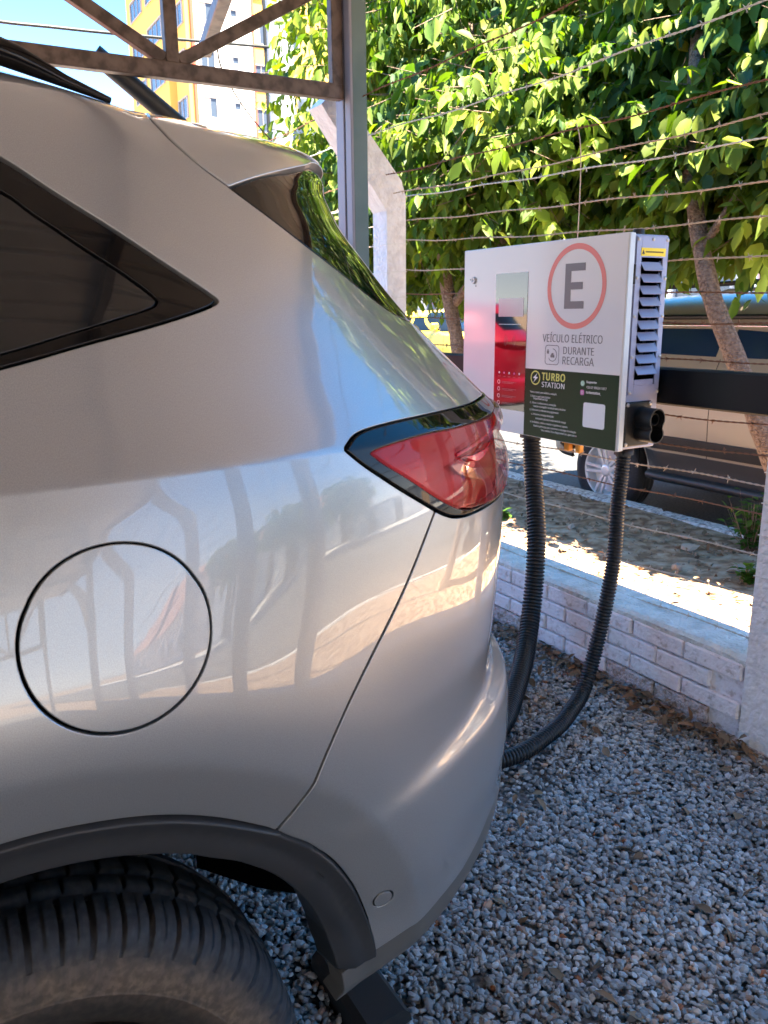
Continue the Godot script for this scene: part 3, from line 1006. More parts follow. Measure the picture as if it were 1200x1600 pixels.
# ---------------------------------------------------------------- buildings
func window_on(parent: Node, c: Vector3, w: float, h: float, face: Vector3, right: Vector3, panes := 2, curtain := false) -> void:
	var f := MB.new()
	var t := 0.06
	for s in [-1.0, 1.0]:
		f.box(c + right * s * w * 0.5 + face * 0.05, (right.abs() * t + Vector3.UP * h + face.abs() * 0.1))
		f.box(c + Vector3.UP * s * h * 0.5 + face * 0.053, (right.abs() * (w + t) + Vector3.UP * t + face.abs() * 0.1))
	for k in range(1, panes):
		f.box(c + right * (-w * 0.5 + w * k / panes) + face * 0.04, right.abs() * t * 0.7 + Vector3.UP * h + face.abs() * 0.06)
	var fr := obj("window", f, M.window_frame, parent)
	for k in panes:
		var g := MB.new()
		g.box(c + right * (-w * 0.5 + w * (k + 0.5) / panes) + face * 0.02, right.abs() * (w / panes - t * 0.7) + Vector3.UP * (h - t) + face.abs() * 0.02)
		obj("pane", g, M.curtain_pale if curtain and k == 0 else M.window_glass, fr)

func build_buildings() -> void:
	var ap := thing("apartment_building", "tall white and yellow apartment tower with red trim behind the truss", "apartment building", Vector3(19.2, 0, -56.8))
	var b := MB.new()
	b.box(Vector3(2.1, 15, -6.0), Vector3(4.2, 34, 12.0))
	obj("white_tower", b, M.plain_white, ap)
	b = MB.new()
	b.box(Vector3(10.2, 15, -7.2), Vector3(12.0, 34, 12.0))
	obj("yellow_wing", b, M.plain_yellow, ap)
	b = MB.new()
	b.box(Vector3(-0.4, 15, -8.0), Vector3(0.82, 34, 9.8))
	b.box(Vector3(-0.2, 15, -1.4), Vector3(0.42, 34, 2.6))
	obj("side_bay", b, M.plain_yellow, ap)
	b = MB.new()
	b.box(Vector3(0.02, 15, 0.03), Vector3(0.22, 34, 0.16))
	b.box(Vector3(4.27, 15, -0.6), Vector3(0.14, 34, 1.36))
	obj("red_trim", b, M.plain_red, ap)
	for k in 11:
		var y := 14.9 + (k - 4) * 2.85
		window_on(ap, Vector3(0.95, y, 0.0), 0.95, 1.25, Vector3(0, 0, 1), Vector3(1, 0, 0), 2, k % 2 == 0)
		window_on(ap, Vector3(2.9, y + 0.25, 0.0), 0.45, 0.45, Vector3(0, 0, 1), Vector3(1, 0, 0), 1)
		window_on(ap, Vector3(5.25, y - 0.2, -1.2), 1.2, 1.5, Vector3(0, 0, 1), Vector3(1, 0, 0), 2, k % 3 == 0)
		window_on(ap, Vector3(7.6, y - 0.2, -1.2), 1.2, 1.5, Vector3(0, 0, 1), Vector3(1, 0, 0), 2)
		window_on(ap, Vector3(-0.41, y, -1.4), 1.9, 1.3, Vector3(-1, 0, 0), Vector3(0, 0, 1), 2, k % 2 == 1)
		window_on(ap, Vector3(-0.81, y, -5.6), 3.4, 1.3, Vector3(-1, 0, 0), Vector3(0, 0, 1), 3)
		window_on(ap, Vector3(-0.81, y, -10.0), 3.0, 1.3, Vector3(-1, 0, 0), Vector3(0, 0, 1), 3)
	# across the street
	var fw := thing("shop_building", "long white street building with dull pink pillars across the road", "building", Vector3(15.2, 0, -19))
	b = MB.new()
	b.box(Vector3(2.5, 1.75, 0), Vector3(5.0, 3.9, 44))
	obj("wall", b, M.plain_white, fw)
	for k in 12:
		var q := MB.new()
		q.box(Vector3(-0.1, 1.75, -20.0 + k * 3.6), Vector3(0.24, 3.9, 0.75), 0.02)
		obj("pillar", q, M.plain_pink, fw)
	b = MB.new()
	b.box(Vector3(2.3, 3.78, 0), Vector3(5.9, 0.18, 44.6), 0.03)
	obj("roof", b, M.tile_roof, fw)
	for k in 11:
		window_on(fw, Vector3(0.0, 1.9, -18.2 + k * 3.6), 1.5, 1.1, Vector3(-1, 0, 0), Vector3(0, 0, 1), 2, k % 2 == 0)
	var wb := thing("white_house", "bright white house with a red band at the far end of the street", "house", Vector3(9.5, -0.2, -33))
	b = MB.new()
	b.box(Vector3(0, 2.2, 0), Vector3(11, 4.4, 8))
	obj("wall", b, M.plain_white, wb)
	b = MB.new()
	b.box(Vector3(-0.3, 1.95, 4.05), Vector3(8.0, 0.22, 0.14))
	obj("red_band", b, M.plain_red, wb)
	b = MB.new()
	b.box(Vector3(0, 4.5, 0), Vector3(11.6, 0.22, 8.6))
	obj("roof", b, M.tile_roof, wb)
	window_on(wb, Vector3(-2.4, 2.9, 4.0), 1.4, 1.1, Vector3(0, 0, 1), Vector3(1, 0, 0), 2)
	window_on(wb, Vector3(1.6, 2.9, 4.0), 1.4, 1.1, Vector3(0, 0, 1), Vector3(1, 0, 0), 2)
	var sw := thing("street_wall", "long low white street wall with dark gate openings, mirrored in the car paint", "wall", Vector3(14.6, 0, 14))
	for k in 9:
		b = MB.new(); b.box(Vector3(0, 0.75, -9.6 + k * 2.4), Vector3(0.2, 1.7, 1.7), 0.01); obj("wall_bay", b, M.plain_white, sw)
		b = MB.new(); b.box(Vector3(0.05, 0.65, -8.4 + k * 2.4), Vector3(0.08, 1.5, 0.7), 0.01); obj("gate", b, M.dark_steel, sw)
	# houses down the street behind the viewer, seen in the car's paint
	for k in 4:
		var hs := thing("street_house", "plain pale street house mirrored in the car paint, " + ["nearest of its row", "second of its row", "third of its row", "farthest of its row"][k], "house", Vector3(24.0, -0.15, 20.0 + k * 12.5), "houses down the street")
		b = MB.new(); b.box(Vector3(0, 1.6, 0), Vector3(7, 3.2, 9.0)); obj("wall", b, M.plain_white, hs)
		b = MB.new(); b.prism(PackedVector2Array([Vector2(-4, 3.2), Vector2(4, 3.2), Vector2(0, 4.8)]), Vector3(0, 0, -4.8), Vector3(1, 0, 0), Vector3(0, 1, 0), 9.6); obj("roof", b, M.tile_roof, hs)
		for s in [-2.4, 0.4, 3.0]: window_on(hs, Vector3(-3.5, 1.6, s), 1.1, 1.2, Vector3(-1, 0, 0), Vector3(0, 0, 1), 2)
	var lw := thing("boundary_wall", "long dark blue and cream wall at the back of the parking lot", "wall", Vector3(-9.4, 0, -2))
	b = MB.new(); b.box(Vector3(0, 0.75, 0), Vector3(0.18, 1.5, 26)); obj("lower_wall", b, mat("wall_blue", lin(0.05, 0.09, 0.14), 0.8), lw)
	b = MB.new(); b.box(Vector3(-0.02, 2.3, 0), Vector3(0.18, 1.6, 26)); obj("upper_wall", b, mat("wall_cream", lin(0.36, 0.31, 0.20), 0.8), lw)
	# utility pole with its transformer
	var pole := thing("utility_pole", "pale grey utility pole with a grey transformer behind the canopy post", "utility pole", Vector3(3.72, 0.0, -8.33))
	b = MB.new()
	b.tube([Vector3(0, 0, 0), Vector3(0, 9.5, 0)], [0.17, 0.11], 20)
	obj("pole", b, M.concrete_pole, pole)
	b = MB.new()
	b.lathe([Vector2(0, 0.0), Vector2(0, 0.11), Vector2(0.03, 0.13), Vector2(0.56, 0.13), Vector2(0.60, 0.10), Vector2(0.62, 0.0)], Vector3(0.22, 2.86, 0.24), Vector3.UP, Vector3.RIGHT, 24)
	obj("transformer", b, mat("transformer_grey", lin(0.16, 0.20, 0.24), 0.5), pole)
	b = MB.new()
	b.tube([Vector3(-0.20, 0.0, 0.12), Vector3(-0.20, 9.0, 0.12)], [0.018], 8)
	obj("riser_pipe", b, M.cable_black, pole)
	b = MB.new()
	b.box(Vector3(0.2, 8.6, 0), Vector3(2.0, 0.1, 0.1), 0.01)
	obj("crossarm", b, M.concrete_pole, pole)
	var c1 := thing("overhead_cable", "black overhead cable sagging across the blue sky above the truss", "cable")
	b = MB.new()
	b.tube(curve3([Vector3(-1.9, 4.30, -9.0), Vector3(0.55, 3.72, -8.0), Vector3(1.55, 3.66, -7.8), Vector3(3.55, 3.90, -8.2)], 10), [0.014], 6)
	obj("cable", b, M.cable_black, c1)
	var c2 := thing("loose_cable", "thin dark cable looping from the truss down beside the pole", "cable")
	b = MB.new()
	b.tube(curve3([Vector3(1.62, 2.72, -4.4), Vector3(1.72, 2.60, -4.6), Vector3(2.1, 2.42, -5.0), Vector3(2.9, 2.1, -5.6)], 8), [0.005], 6)
	obj("cable", b, M.cable_black, c2)

# ---------------------------------------------------------------- trees
func leaf_mesh(curl := 0.22, wide := 1.0, fold := 0.35) -> ArrayMesh:
	var b := MB.new()
	var ts := [0.0, 0.28, 0.62, 1.0]
	var ws := [0.03, 0.21, 0.23, 0.0]
	var L := []; var C := []; var R := []
	for i in 4:
		var t: float = ts[i]; var w: float = ws[i] * wide
		var y := -curl * t * t
		C.append(b.vert(Vector3(t, y, 0), Vector3(0.25 * t, 1, 0).normalized()))
		L.append(b.vert(Vector3(t, y + w * fold, w), Vector3(0.25 * t, 1, -0.35).normalized()))
		R.append(b.vert(Vector3(t, y + w * fold, -w), Vector3(0.25 * t, 1, 0.35).normalized()))
	for i in 3:
		b.tri(C[i], C[i + 1], L[i + 1]); b.tri(C[i], L[i + 1], L[i])
		b.tri(C[i], R[i], R[i + 1]); b.tri(C[i], R[i + 1], C[i + 1])
	return b.mesh()

func tree(called: String, label: String, trunk: Array, radii: Array, limbs: Array, blobs: Array, twigs: int, size: float, seed_: int, minx: float, singles: int, sun_tint := Color(1, 1, 1)) -> Node3D:
	var rng := RandomNumberGenerator.new(); rng.seed = seed_
	var base: Vector3 = trunk[0]
	var t := thing(called, label, "tree", base, "street trees beyond the fence")
	var lc := []
	for p in trunk: lc.append(p - base)
	var n := FastNoiseLite.new(); n.seed = seed_; n.frequency = 4.0
	var pts := curve3(lc, 8)
	var rr := []
	for i in pts.size():
		rr.append(lerpf(radii[0], radii[1], pow(float(i) / (pts.size() - 1), 0.7)) * (1.0 + 0.12 * n.get_noise_1d(i * 0.9)) * (1.35 if i == 0 else 1.12 if i == 1 else 1.0))
	var b := MB.new(); b.tube(pts, rr, 14)
	obj("trunk", b, M.bark, t)
	var xf := []; var cl := []
	for l in limbs:
		b = MB.new()
		var lp := []
		for p in l[0]: lp.append(p - base)
		var q := curve3(lp, 6); var qr := []
		for i in q.size(): qr.append(lerpf(l[1], l[2], float(i) / (q.size() - 1)))
		b.tube(q, qr, 9)
		obj("limb", b, M.bark, t)
	var tw := MB.new()
	for k in twigs:
		var bl: Array = blobs[k % blobs.size()]
		var d := Vector3(rng.randfn(), rng.randfn(), rng.randfn()).normalized()
		var rad := pow(rng.randf(), 0.38)
		var c: Vector3 = bl[0] + d * rad * bl[1]
		if c.x < minx + 0.10 * maxf(0.0, c.y - 2.0) or c.y < 1.50: continue
		var out := Vector3(d.x, 0.0, d.z)
		var dir := (out * 0.6 + Vector3(rng.randfn(), rng.randfn() * 0.5, rng.randfn()) * 0.45 + Vector3(0, -0.12, 0)).normalized()
		var len := rng.randf_range(0.16, 0.34)
		var side := dir.cross(Vector3.UP).normalized()
		if k % 3 == 0: tw.tube([c - base - dir * 0.06, c - base + dir * len], [0.004, 0.0015], 4, false)
		var fam := rng.randf()
		var m := rng.randi_range(7, 11)
		for j in m:
			var f := (j + 0.6) / m
			var s := 1.0 if j % 2 else -1.0
			var p := c + dir * len * f - Vector3(0, 0.05 * f * f, 0)
			var ld := (dir * rng.randf_range(0.15, 0.6) + side * s * rng.randf_range(0.35, 0.8) + Vector3(0, rng.randf_range(-1.25, -0.25), 0) + Vector3(rng.randfn(), rng.randfn(), rng.randfn()) * 0.18).normalized()
			var up := (Vector3.UP + Vector3(rng.randfn(), rng.randfn(), rng.randfn()) * 0.45 + out * 0.3)
			var z := ld.cross(up).normalized()
			var y := z.cross(ld).normalized()
			var sz := size * rng.randf_range(0.5, 1.25)
			xf.append(Transform3D(Basis(ld * sz, y * sz, z * sz * rng.randf_range(0.85, 1.25)), p - base))
			var g := rng.randf_range(0.75, 1.25)
			var col := Color(0.082, 0.155, 0.032).lerp(Color(0.180, 0.225, 0.032), clampf(fam * 0.85 + rng.randf_range(-0.2, 0.25), 0.0, 1.0)) * g
			if rng.randf() < 0.008: col = Color(0.30, 0.22, 0.03)
			elif fam > 0.9: col = Color(0.05, 0.10, 0.045) * g
			cl.append(Color(col.r * sun_tint.r, col.g * sun_tint.g, col.b * sun_tint.b))
	obj("twigs", tw, M.bark, t).set_meta("kind", "stuff")
	var lm := leaf_mesh()
	# the leaves nearest to the parking lot are built one by one
	var order := range(xf.size())
	var near := []
	for i in xf.size(): near.append((xf[i].origin + base).distance_squared_to(Vector3(0.3, 1.5, -0.5)))
	order.sort_custom(func(a, c2): return near[a] < near[c2])
	var pick := {}
	var vm := []
	for k in 6:
		var mm: StandardMaterial3D = M.leaf.duplicate()
		mm.vertex_color_use_as_albedo = false
		mm.albedo_color = (Color(0.060, 0.118, 0.020).lerp(Color(0.14, 0.175, 0.018), k / 5.0)).linear_to_srgb()
		mm.albedo_texture = M.leaf.albedo_texture
		vm.append(mm)
	var curled := leaf_mesh(0.50, 0.80, 0.75); var broad := leaf_mesh(-0.10, 1.15, 0.15)
	for i in mini(singles, order.size()):
		pick[order[i]] = true
		var o := put("leaf", lm, vm[rng.randi() % 6], t)
		o.transform = xf[order[i]]
		o.mesh = [lm, curled, broad][i % 3]
	var shapes := [lm, leaf_mesh(0.50, 0.80, 0.75), leaf_mesh(-0.10, 1.15, 0.15)]
	for s in 3:
		var x2 := []; var c2 := []
		for i in xf.size():
			if not pick.has(i) and (i * 7 + i / 5) % 3 == s: x2.append(xf[i]); c2.append(cl[i])
		multi("crown", shapes[s], M.leaf, x2, c2, t).set_meta("kind", "stuff")
	return t

func build_trees() -> void:
	tree("street_tree", "leaning street tree in front of the parked dark car", [Vector3(3.30, 0.03, -1.78), Vector3(3.30, 0.6, -2.12), Vector3(3.30, 1.1, -2.40), Vector3(3.32, 1.45, -2.60), Vector3(3.45, 2.0, -2.85), Vector3(3.6, 2.7, -3.0)], [0.060, 0.035],
		[[[Vector3(3.34, 1.6, -2.66), Vector3(3.5, 2.0, -2.5), Vector3(3.8, 2.5, -2.4)], 0.022, 0.010], [[Vector3(3.4, 1.9, -2.8), Vector3(3.7, 2.4, -3.3), Vector3(3.8, 2.7, -3.7)], 0.03, 0.012]],
		[[Vector3(4.2, 3.0, -2.7), Vector3(1.05, 1.0, 1.0)], [Vector3(3.9, 2.5, -3.3), Vector3(0.9, 0.85, 0.7)], [Vector3(4.4, 3.3, -3.6), Vector3(1.2, 1.2, 1.1)], [Vector3(3.7, 2.05, -2.6), Vector3(0.45, 0.45, 0.55)]], 3000, 0.112, 201, 3.45, 150)
	tree("street_tree", "street tree right of the charger whose limb enters at the right edge", [Vector3(3.42, 0.03, -0.5), Vector3(3.40, 0.8, -1.05), Vector3(3.36, 1.55, -1.70), Vector3(3.34, 2.15, -2.15), Vector3(3.5, 2.9, -2.3)], [0.085, 0.05],
		[[[Vector3(3.35, 1.75, -1.85), Vector3(3.5, 2.3, -1.6), Vector3(3.7, 2.8, -1.4)], 0.035, 0.014]],
		[[Vector3(4.1, 3.1, -1.8), Vector3(0.95, 0.85, 0.75)], [Vector3(3.7, 2.42, -2.05), Vector3(0.55, 0.48, 0.5)]], 1200, 0.118, 202, 3.5, 130)
	tree("street_tree", "street tree with reddish trunk just left of the charger", [Vector3(3.30, 0.03, -4.30), Vector3(3.30, 0.6, -4.42), Vector3(3.30, 1.10, -4.58), Vector3(3.30, 1.7, -4.76), Vector3(3.4, 2.3, -4.85), Vector3(3.6, 3.2, -4.9)], [0.068, 0.035],
		[[[Vector3(3.3, 1.35, -4.66), Vector3(3.5, 1.8, -4.3), Vector3(3.8, 2.3, -3.9)], 0.035, 0.014], [[Vector3(3.3, 1.7, -4.78), Vector3(3.2, 2.2, -5.2), Vector3(3.3, 2.8, -5.6)], 0.035, 0.014]],
		[[Vector3(3.8, 2.9, -4.9), Vector3(1.1, 1.35, 1.1)], [Vector3(3.6, 2.25, -4.2), Vector3(0.85, 0.72, 0.8)], [Vector3(4.5, 3.4, -5.4), Vector3(1.3, 1.4, 1.3)], [Vector3(3.5, 2.1, -5.4), Vector3(0.7, 0.62, 0.8)]], 3600, 0.105, 203, 2.8, 120)
	tree("street_tree", "yellow-green tree beside the utility pole, sunlight put into its leaf colour", [Vector3(3.35, 0.03, -6.65), Vector3(3.35, 1.0, -6.60), Vector3(3.4, 2.0, -6.45), Vector3(3.5, 3.4, -6.35)], [0.08, 0.04],
		[[[Vector3(3.38, 1.6, -6.55), Vector3(3.4, 2.3, -5.95), Vector3(3.5, 2.9, -5.55)], 0.04, 0.015]],
		[[Vector3(3.7, 3.2, -6.10), Vector3(1.0, 1.5, 0.75)], [Vector3(3.6, 2.2, -5.95), Vector3(0.85, 0.75, 0.85)], [Vector3(4.2, 4.2, -6.35), Vector3(1.0, 1.0, 0.7)], [Vector3(4.3, 2.6, -6.25), Vector3(0.7, 1.2, 0.6)]], 1900, 0.115, 204, 2.75, 60, Color(1.6, 1.4, 0.9))  # last colour brightens the leaves: sunlight on this crown is put into the albedo
	# far row down the other way, mirrored in the paint
	for k in 3:
		var z := 9.0 + k * 5.5
		var x := 13.4
		tree("far_tree", ["nearest", "middle", "farthest"][k] + " of three low bushy trees mirrored in the car paint", [Vector3(x, 0, z), Vector3(x, 1.2, z), Vector3(x + 0.2, 2.2, z + 0.2)], [0.14, 0.08], [],
			[[Vector3(x, 2.6, z), Vector3(1.7, 1.1, 2.0)]], 420, 0.24, 210 + k, -99.0, 0)

# ---------------------------------------------------------------- cars
var SF: Surf
var SCo: Surf

func wheel(parent: Node, c: Vector3, side: float, rad: float, kind: String, seg := 96) -> Node3D:
	var w := Node3D.new(); w.name = "wheel"; parent.add_child(w, true)
	w.position = c
	var ax := Vector3(0, 0, side)
	var k := rad / 0.368
	var b := MB.new()
	var prof := [Vector2(-0.205, 0.235), Vector2(-0.222, 0.262), Vector2(-0.230, 0.300), Vector2(-0.222, 0.335), Vector2(-0.205, 0.357),
		Vector2(-0.175, 0.3655), Vector2(-0.172, 0.3655), Vector2(-0.172, 0.358), Vector2(-0.162, 0.358), Vector2(-0.162, 0.366), Vector2(-0.124, 0.368), Vector2(-0.124, 0.3595), Vector2(-0.112, 0.3595), Vector2(-0.112, 0.368),
		Vector2(-0.088, 0.3675), Vector2(-0.088, 0.3585), Vector2(-0.077, 0.3585), Vector2(-0.077, 0.3665), Vector2(-0.052, 0.3645), Vector2(-0.034, 0.3595), Vector2(-0.0205, 0.351), Vector2(-0.0125, 0.340), Vector2(-0.0085, 0.328), Vector2(-0.0085, 0.3275), Vector2(-0.004, 0.318), Vector2(0.0, 0.302), Vector2(-0.001, 0.290), Vector2(0.0005, 0.2885), Vector2(0.0005, 0.286), Vector2(-0.002, 0.2845), Vector2(-0.006, 0.265), Vector2(-0.014, 0.248), Vector2(-0.016, 0.240), Vector2(-0.03, 0.233)]
	var sp := []
	for p in prof: sp.append(p * k)
	var dn := FastNoiseLite.new(); dn.seed = 6; dn.frequency = 3.0
	var dusty := kind == "near"
	var mod := func(p: Vector2, a: float, i: int) -> Vector2:
		var q := p
		var r := p.y / k
		if seg > 200:
			var fr := fposmod(a * 62.0 / TAU, 1.0)
			if i >= 17 and i <= 22 and fr < 0.15: q.y -= 0.0095 * (1.0 if i < 22 else 0.5)
			if i >= 18 and i <= 20 and absf(fr - 0.55) < 0.05: q.y -= 0.004
			if (i == 13 or i == 14) and fposmod(a * 62.0 / TAU + 0.3, 1.0) < 0.14: q.y -= 0.006
			if (i == 9 or i == 10) and fposmod(a * 62.0 / TAU + 0.6, 1.0) < 0.14: q.y -= 0.006
		var base := Color(0.030, 0.0305, 0.033)
		if dusty:
			var nz := dn.get_noise_3d(cos(a) * 3.0, sin(a) * 3.0, r * 30.0)
			var nz2 := dn.get_noise_3d(cos(a) * 14.0, sin(a) * 14.0, r * 60.0)
			var d := smooth01(0.340, 0.312, r) * smooth01(0.278, 0.290, r) * (0.65 + 0.5 * nz)
			if p.x < -0.1 * k: d = 0.0
			d = clampf(d + 0.18 * maxf(0.0, nz2), 0.0, 1.0)
			base = base.lerp(Color(0.190, 0.125, 0.075), clampf(d, 0.0, 0.85))
			base = base.lerp(Color(0.060, 0.062, 0.066), clampf(0.4 + nz2, 0.0, 1.0) * 0.35 * smooth01(0.33, 0.36, r))
			if r < 0.284: base = base.lerp(Color(0.040, 0.028, 0.020), 0.8)
		b.col = base
		return q
	b.lathe(sp, Vector3.ZERO, ax, Vector3.UP, seg, true, mod)
	obj("tyre", b, M.tyre, w)
	b = MB.new()
	b.lathe([Vector2(-0.19, 0.22), Vector2(-0.19, 0.232), Vector2(-0.03, 0.226), Vector2(-0.010, 0.236), Vector2(-0.006, 0.236), Vector2(-0.006, 0.228), Vector2(-0.02, 0.218), Vector2(-0.09, 0.205), Vector2(-0.10, 0.20), Vector2(-0.10, 0.0)].map(func(p): return p * k), Vector3.ZERO, ax, Vector3.UP, 48, true)
	obj("rim", b, M.dusty_rim if dusty else M.alloy, w)
	b = MB.new()
	for s in 5:
		var a := TAU * s / 5.0 + 0.3
		var d := Vector3(sin(a), cos(a), 0)
		for e in [-1.0, 1.0]:
			var tn: Vector3 = Vector3(cos(a), -sin(a), 0) * e * 0.022 * k
			b.bar(ax * -0.028 * k + d * 0.03 * k + tn * 0.7, ax * -0.012 * k + d * 0.222 * k + tn * 1.5, 0.026 * k, 0.03 * k, 0.005, ax)
	b.lathe([Vector2(-0.06, 0.07), Vector2(-0.02, 0.062), Vector2(-0.006, 0.045), Vector2(-0.004, 0.03), Vector2(-0.004, 0.0)].map(func(p): return p * k), Vector3.ZERO, ax, Vector3.UP, 24, true)
	obj("spokes", b, M.dusty_rim if dusty else M.alloy, w)
	return w

func coords(a: Array) -> PackedVector2Array:
	var o := PackedVector2Array()
	for p in a: o.append(pv(p[0], p[1]))
	return o

func smooth_uv(a: Array, per := 5) -> PackedVector2Array:
	var o := []
	for p in a: o.append(pv(p[0], p[1]))
	return catmull(o, per)

func build_main_car() -> void:
	var us := PackedFloat32Array()
	for i in 50: us.append(-3.5 + i * 0.061)
	for i in 251: us.append(-0.45 + i * 0.0078)
	SF = make_surf(us, 0.1)
	us = PackedFloat32Array()
	for i in 101: us.append(-3.5 + i * 0.05)
	SCo = make_surf(us, 0.4)
	var car := thing("silver_car", "silver-grey estate car in the near left, tail light and round fuel flap showing", "car", Vector3(0, 0, ZC))
	var roofcut := smooth_uv([[0.44, 24.0], [0.425, 21.5], [0.405, 20.2], [0.393, 19.3], [0.403, 18.59], [0.43, 18.0], [0.455, 17.64], [0.484, 17.33]])
	var reared := smooth_uv([[0.486, 17.30], [0.537, 16.71], [0.588, 16.08], [0.642, 15.51], [0.683, 15.05], [0.725, 14.72], [0.785, 14.48], [0.90, 14.38]])
	var lampT := smooth_uv([[0.403, 11.98], [0.409, 12.07], [0.437, 12.28], [0.496, 12.37], [0.578, 12.39], [0.647, 12.38], [0.727, 12.36], [0.793, 12.36], [0.90, 12.30], [1.08, 12.25]])
	var lampB := smooth_uv([[0.403, 11.98], [0.406, 11.87], [0.431, 11.3], [0.473, 10.68], [0.526, 10.12], [0.559, 9.88], [0.587, 9.78], [0.62, 9.73], [0.715, 9.67], [0.793, 9.62], [0.90, 9.66], [1.08, 9.85]])
	var lamp := joined([lampB, rev(lampT)])
	var lens := joined([smooth_uv([[0.437, 11.76], [0.455, 11.37], [0.489, 10.89], [0.528, 10.41], [0.567, 10.07], [0.599, 9.90], [0.63, 9.83], [0.714, 9.75], [0.803, 9.72], [0.90, 9.78], [1.05, 9.95]]), rev(smooth_uv([[0.437, 11.76], [0.450, 11.84], [0.496, 11.94], [0.553, 11.97], [0.617, 11.93], [0.70, 11.90], [0.785, 11.88], [0.868, 11.86], [1.05, 11.85]]))])
	var bseam := smooth_uv([[0.540, 10.30], [0.530, 10.07], [0.459, 8.86], [0.388, 7.80], [0.347, 7.10], [0.326, 6.70], [0.289, 5.95]])
	var archO := arch_arc(0.452, 11.5, 168.0, 60)
	var archI := arch_arc(0.395, 6.0, 174.0, 60)
	# where the bumper seam meets the arch
	var a_split := 53.0
	var arcQ := arch_arc(0.452, a_split, 168.0, 50)
	var arcB := arch_arc(0.452, 8.5, a_split, 24)
	var winO := joined([smooth_uv([[-1.62, 13.55], [-1.2, 13.25], [-0.6, 13.18], [-0.25, 13.22], [-0.05, 13.48], [0.082, 13.88], [0.171, 14.20], [0.249, 14.46], [0.310, 14.68], [0.345, 14.83], [0.356, 14.93], [0.350, 15.05], [0.334, 15.26], [0.294, 15.74], [0.25, 16.27], [0.195, 16.85], [0.146, 17.3], [0.05, 17.9], [-0.2, 18.35], [-0.6, 18.55], [-1.0, 18.5], [-1.25, 18.1], [-1.40, 16.5], [-1.62, 13.75]])])
	var winI := joined([smooth_uv([[-0.20, 13.55], [0.0, 13.86], [0.086, 14.12], [0.153, 14.38], [0.218, 14.63], [0.261, 14.80], [0.275, 14.90], [0.274, 15.02], [0.253, 15.34], [0.214, 15.8], [0.166, 16.4], [0.136, 16.75], [0.04, 17.4], [-0.20, 17.85], [-0.20, 13.55]], 4)])
	var fuel := PackedVector2Array()
	for k in 72:
		var a := TAU * k / 72.0
		var v := v_of_y(1.0165 + 0.0885 * sin(a))
		fuel.append(pv(u_of_x(0.146 + 0.0915 * cos(a), v), v))
	var fuel_hole: PackedVector2Array = Geometry2D.offset_polygon(fuel, 0.0001 * PS, Geometry2D.JOIN_ROUND)[0]
	var sensor := PackedVector2Array()
	for k in 28:
		var a := TAU * k / 28.0
		sensor.append(pv(0.420 + 0.0115 * cos(a), 3.42 + 0.0125 * sin(a) / VS))
	for side in 2:
		var mir := side == 1
		var s: Surf = SCo if mir else SF
		var dark: Material = M.black_gloss
		var quarter := joined([coords([[-0.30, 24.0], [-0.30, 0.0 + v_of_y(YW + sqrt(0.452 * 0.452 - 0.32 * 0.32))]]), rev(arcQ), rev(bseam), coords([[0.90, 11.0]]), rev(reared), rev(roofcut)])
		# the seam runs up to the lamp; the lamp itself is cut out
		panel("quarter_panel", s, quarter, [winO, fuel_hole, lamp, arch_hole(0.452)], M.paint, car, 0.0, 0.014, 0.0014, 0.0016, mir)
		if not mir:
			panel("fuel_flap", s, fuel, [], M.paint, car, (func(u, _v): return 0.0008 + (u - 0.13) * 0.010), 0.012, 0.0010, 0.0012, mir)
		var bumper := joined([bseam, rev(arcB), coords([[0.40, 1.62], [0.467, 2.02], [0.530, 2.16], [0.597, 2.12], [0.647, 2.30], [0.70, 2.55], [0.9, 2.6], [1.5, 2.6], [1.5, 8.6], [0.9, 8.6], [0.9, 9.6]]), coords([[0.9, 10.4]])])
		if not mir:
			var flap_in: PackedVector2Array = Geometry2D.offset_polygon(fuel, -0.007 * PS, Geometry2D.JOIN_ROUND)[0]
			panel("flap_seal", s, Geometry2D.offset_polygon(fuel, 0.007 * PS, Geometry2D.JOIN_ROUND)[0], [flap_in], M.dull_black, car, -0.0085, 0.006, 0.0, 0.001, mir)
		panel("bumper", s, bumper, [lamp, sensor, arch_hole(0.452)], M.paint, car, 0.0, 0.014, 0.0013, 0.0014, mir)
		panel("parking_sensor", s, sensor, [], M.paint, car, 0.0004, 0.004, 0.0003, 0.0007, mir)
		panel("valance", s, joined([coords([[0.30, 0.0], [0.33, 1.62], [0.40, 1.62], [0.467, 2.02], [0.530, 2.16], [0.597, 2.12], [0.647, 2.30], [0.70, 2.55], [0.9, 2.6], [1.5, 2.6], [1.5, 0.0]])]), [arch_hole(0.395)], M.valance, car, -0.001, 0.03, 0.0003, 0.002, mir)
		panel("arch_cladding", s, joined([arch_arc(0.4535, 4.0, 176.0, 60), rev(arch_arc(0.395, 4.0, 176.0, 60))]), [coords([[-1, 0], [1, 0], [1, 1.62], [-1, 1.62]])], M.cladding, car, (func(u, v):
			var p := s.at(u, v, 0.0)[0] as Vector3
			var rho := Vector2(p.x - XW, p.y - YW).length()
			return 0.007 - 0.020 * smooth01(0.418, 0.392, rho)), 0.045, 0.0004, 0.003, mir)
		panel("rear_door", s, joined([coords([[-1.05, 24.0], [-0.30, 24.0], [-0.30, 7.0], [-0.45, 2.0], [-1.05, 2.0]])]), [winO, arch_hole(0.452)], M.paint, car, 0.0, 0.014, 0.002, 0.0016, mir)
		panel("front_door", s, coords([[-2.05, 2.0], [-1.05, 2.0], [-1.05, 24.0], [-1.20, 24.0], [-1.20, 12.9], [-2.05, 12.0]]), [winO], M.paint, car, 0.0, 0.014, 0.002, 0.0016, mir)
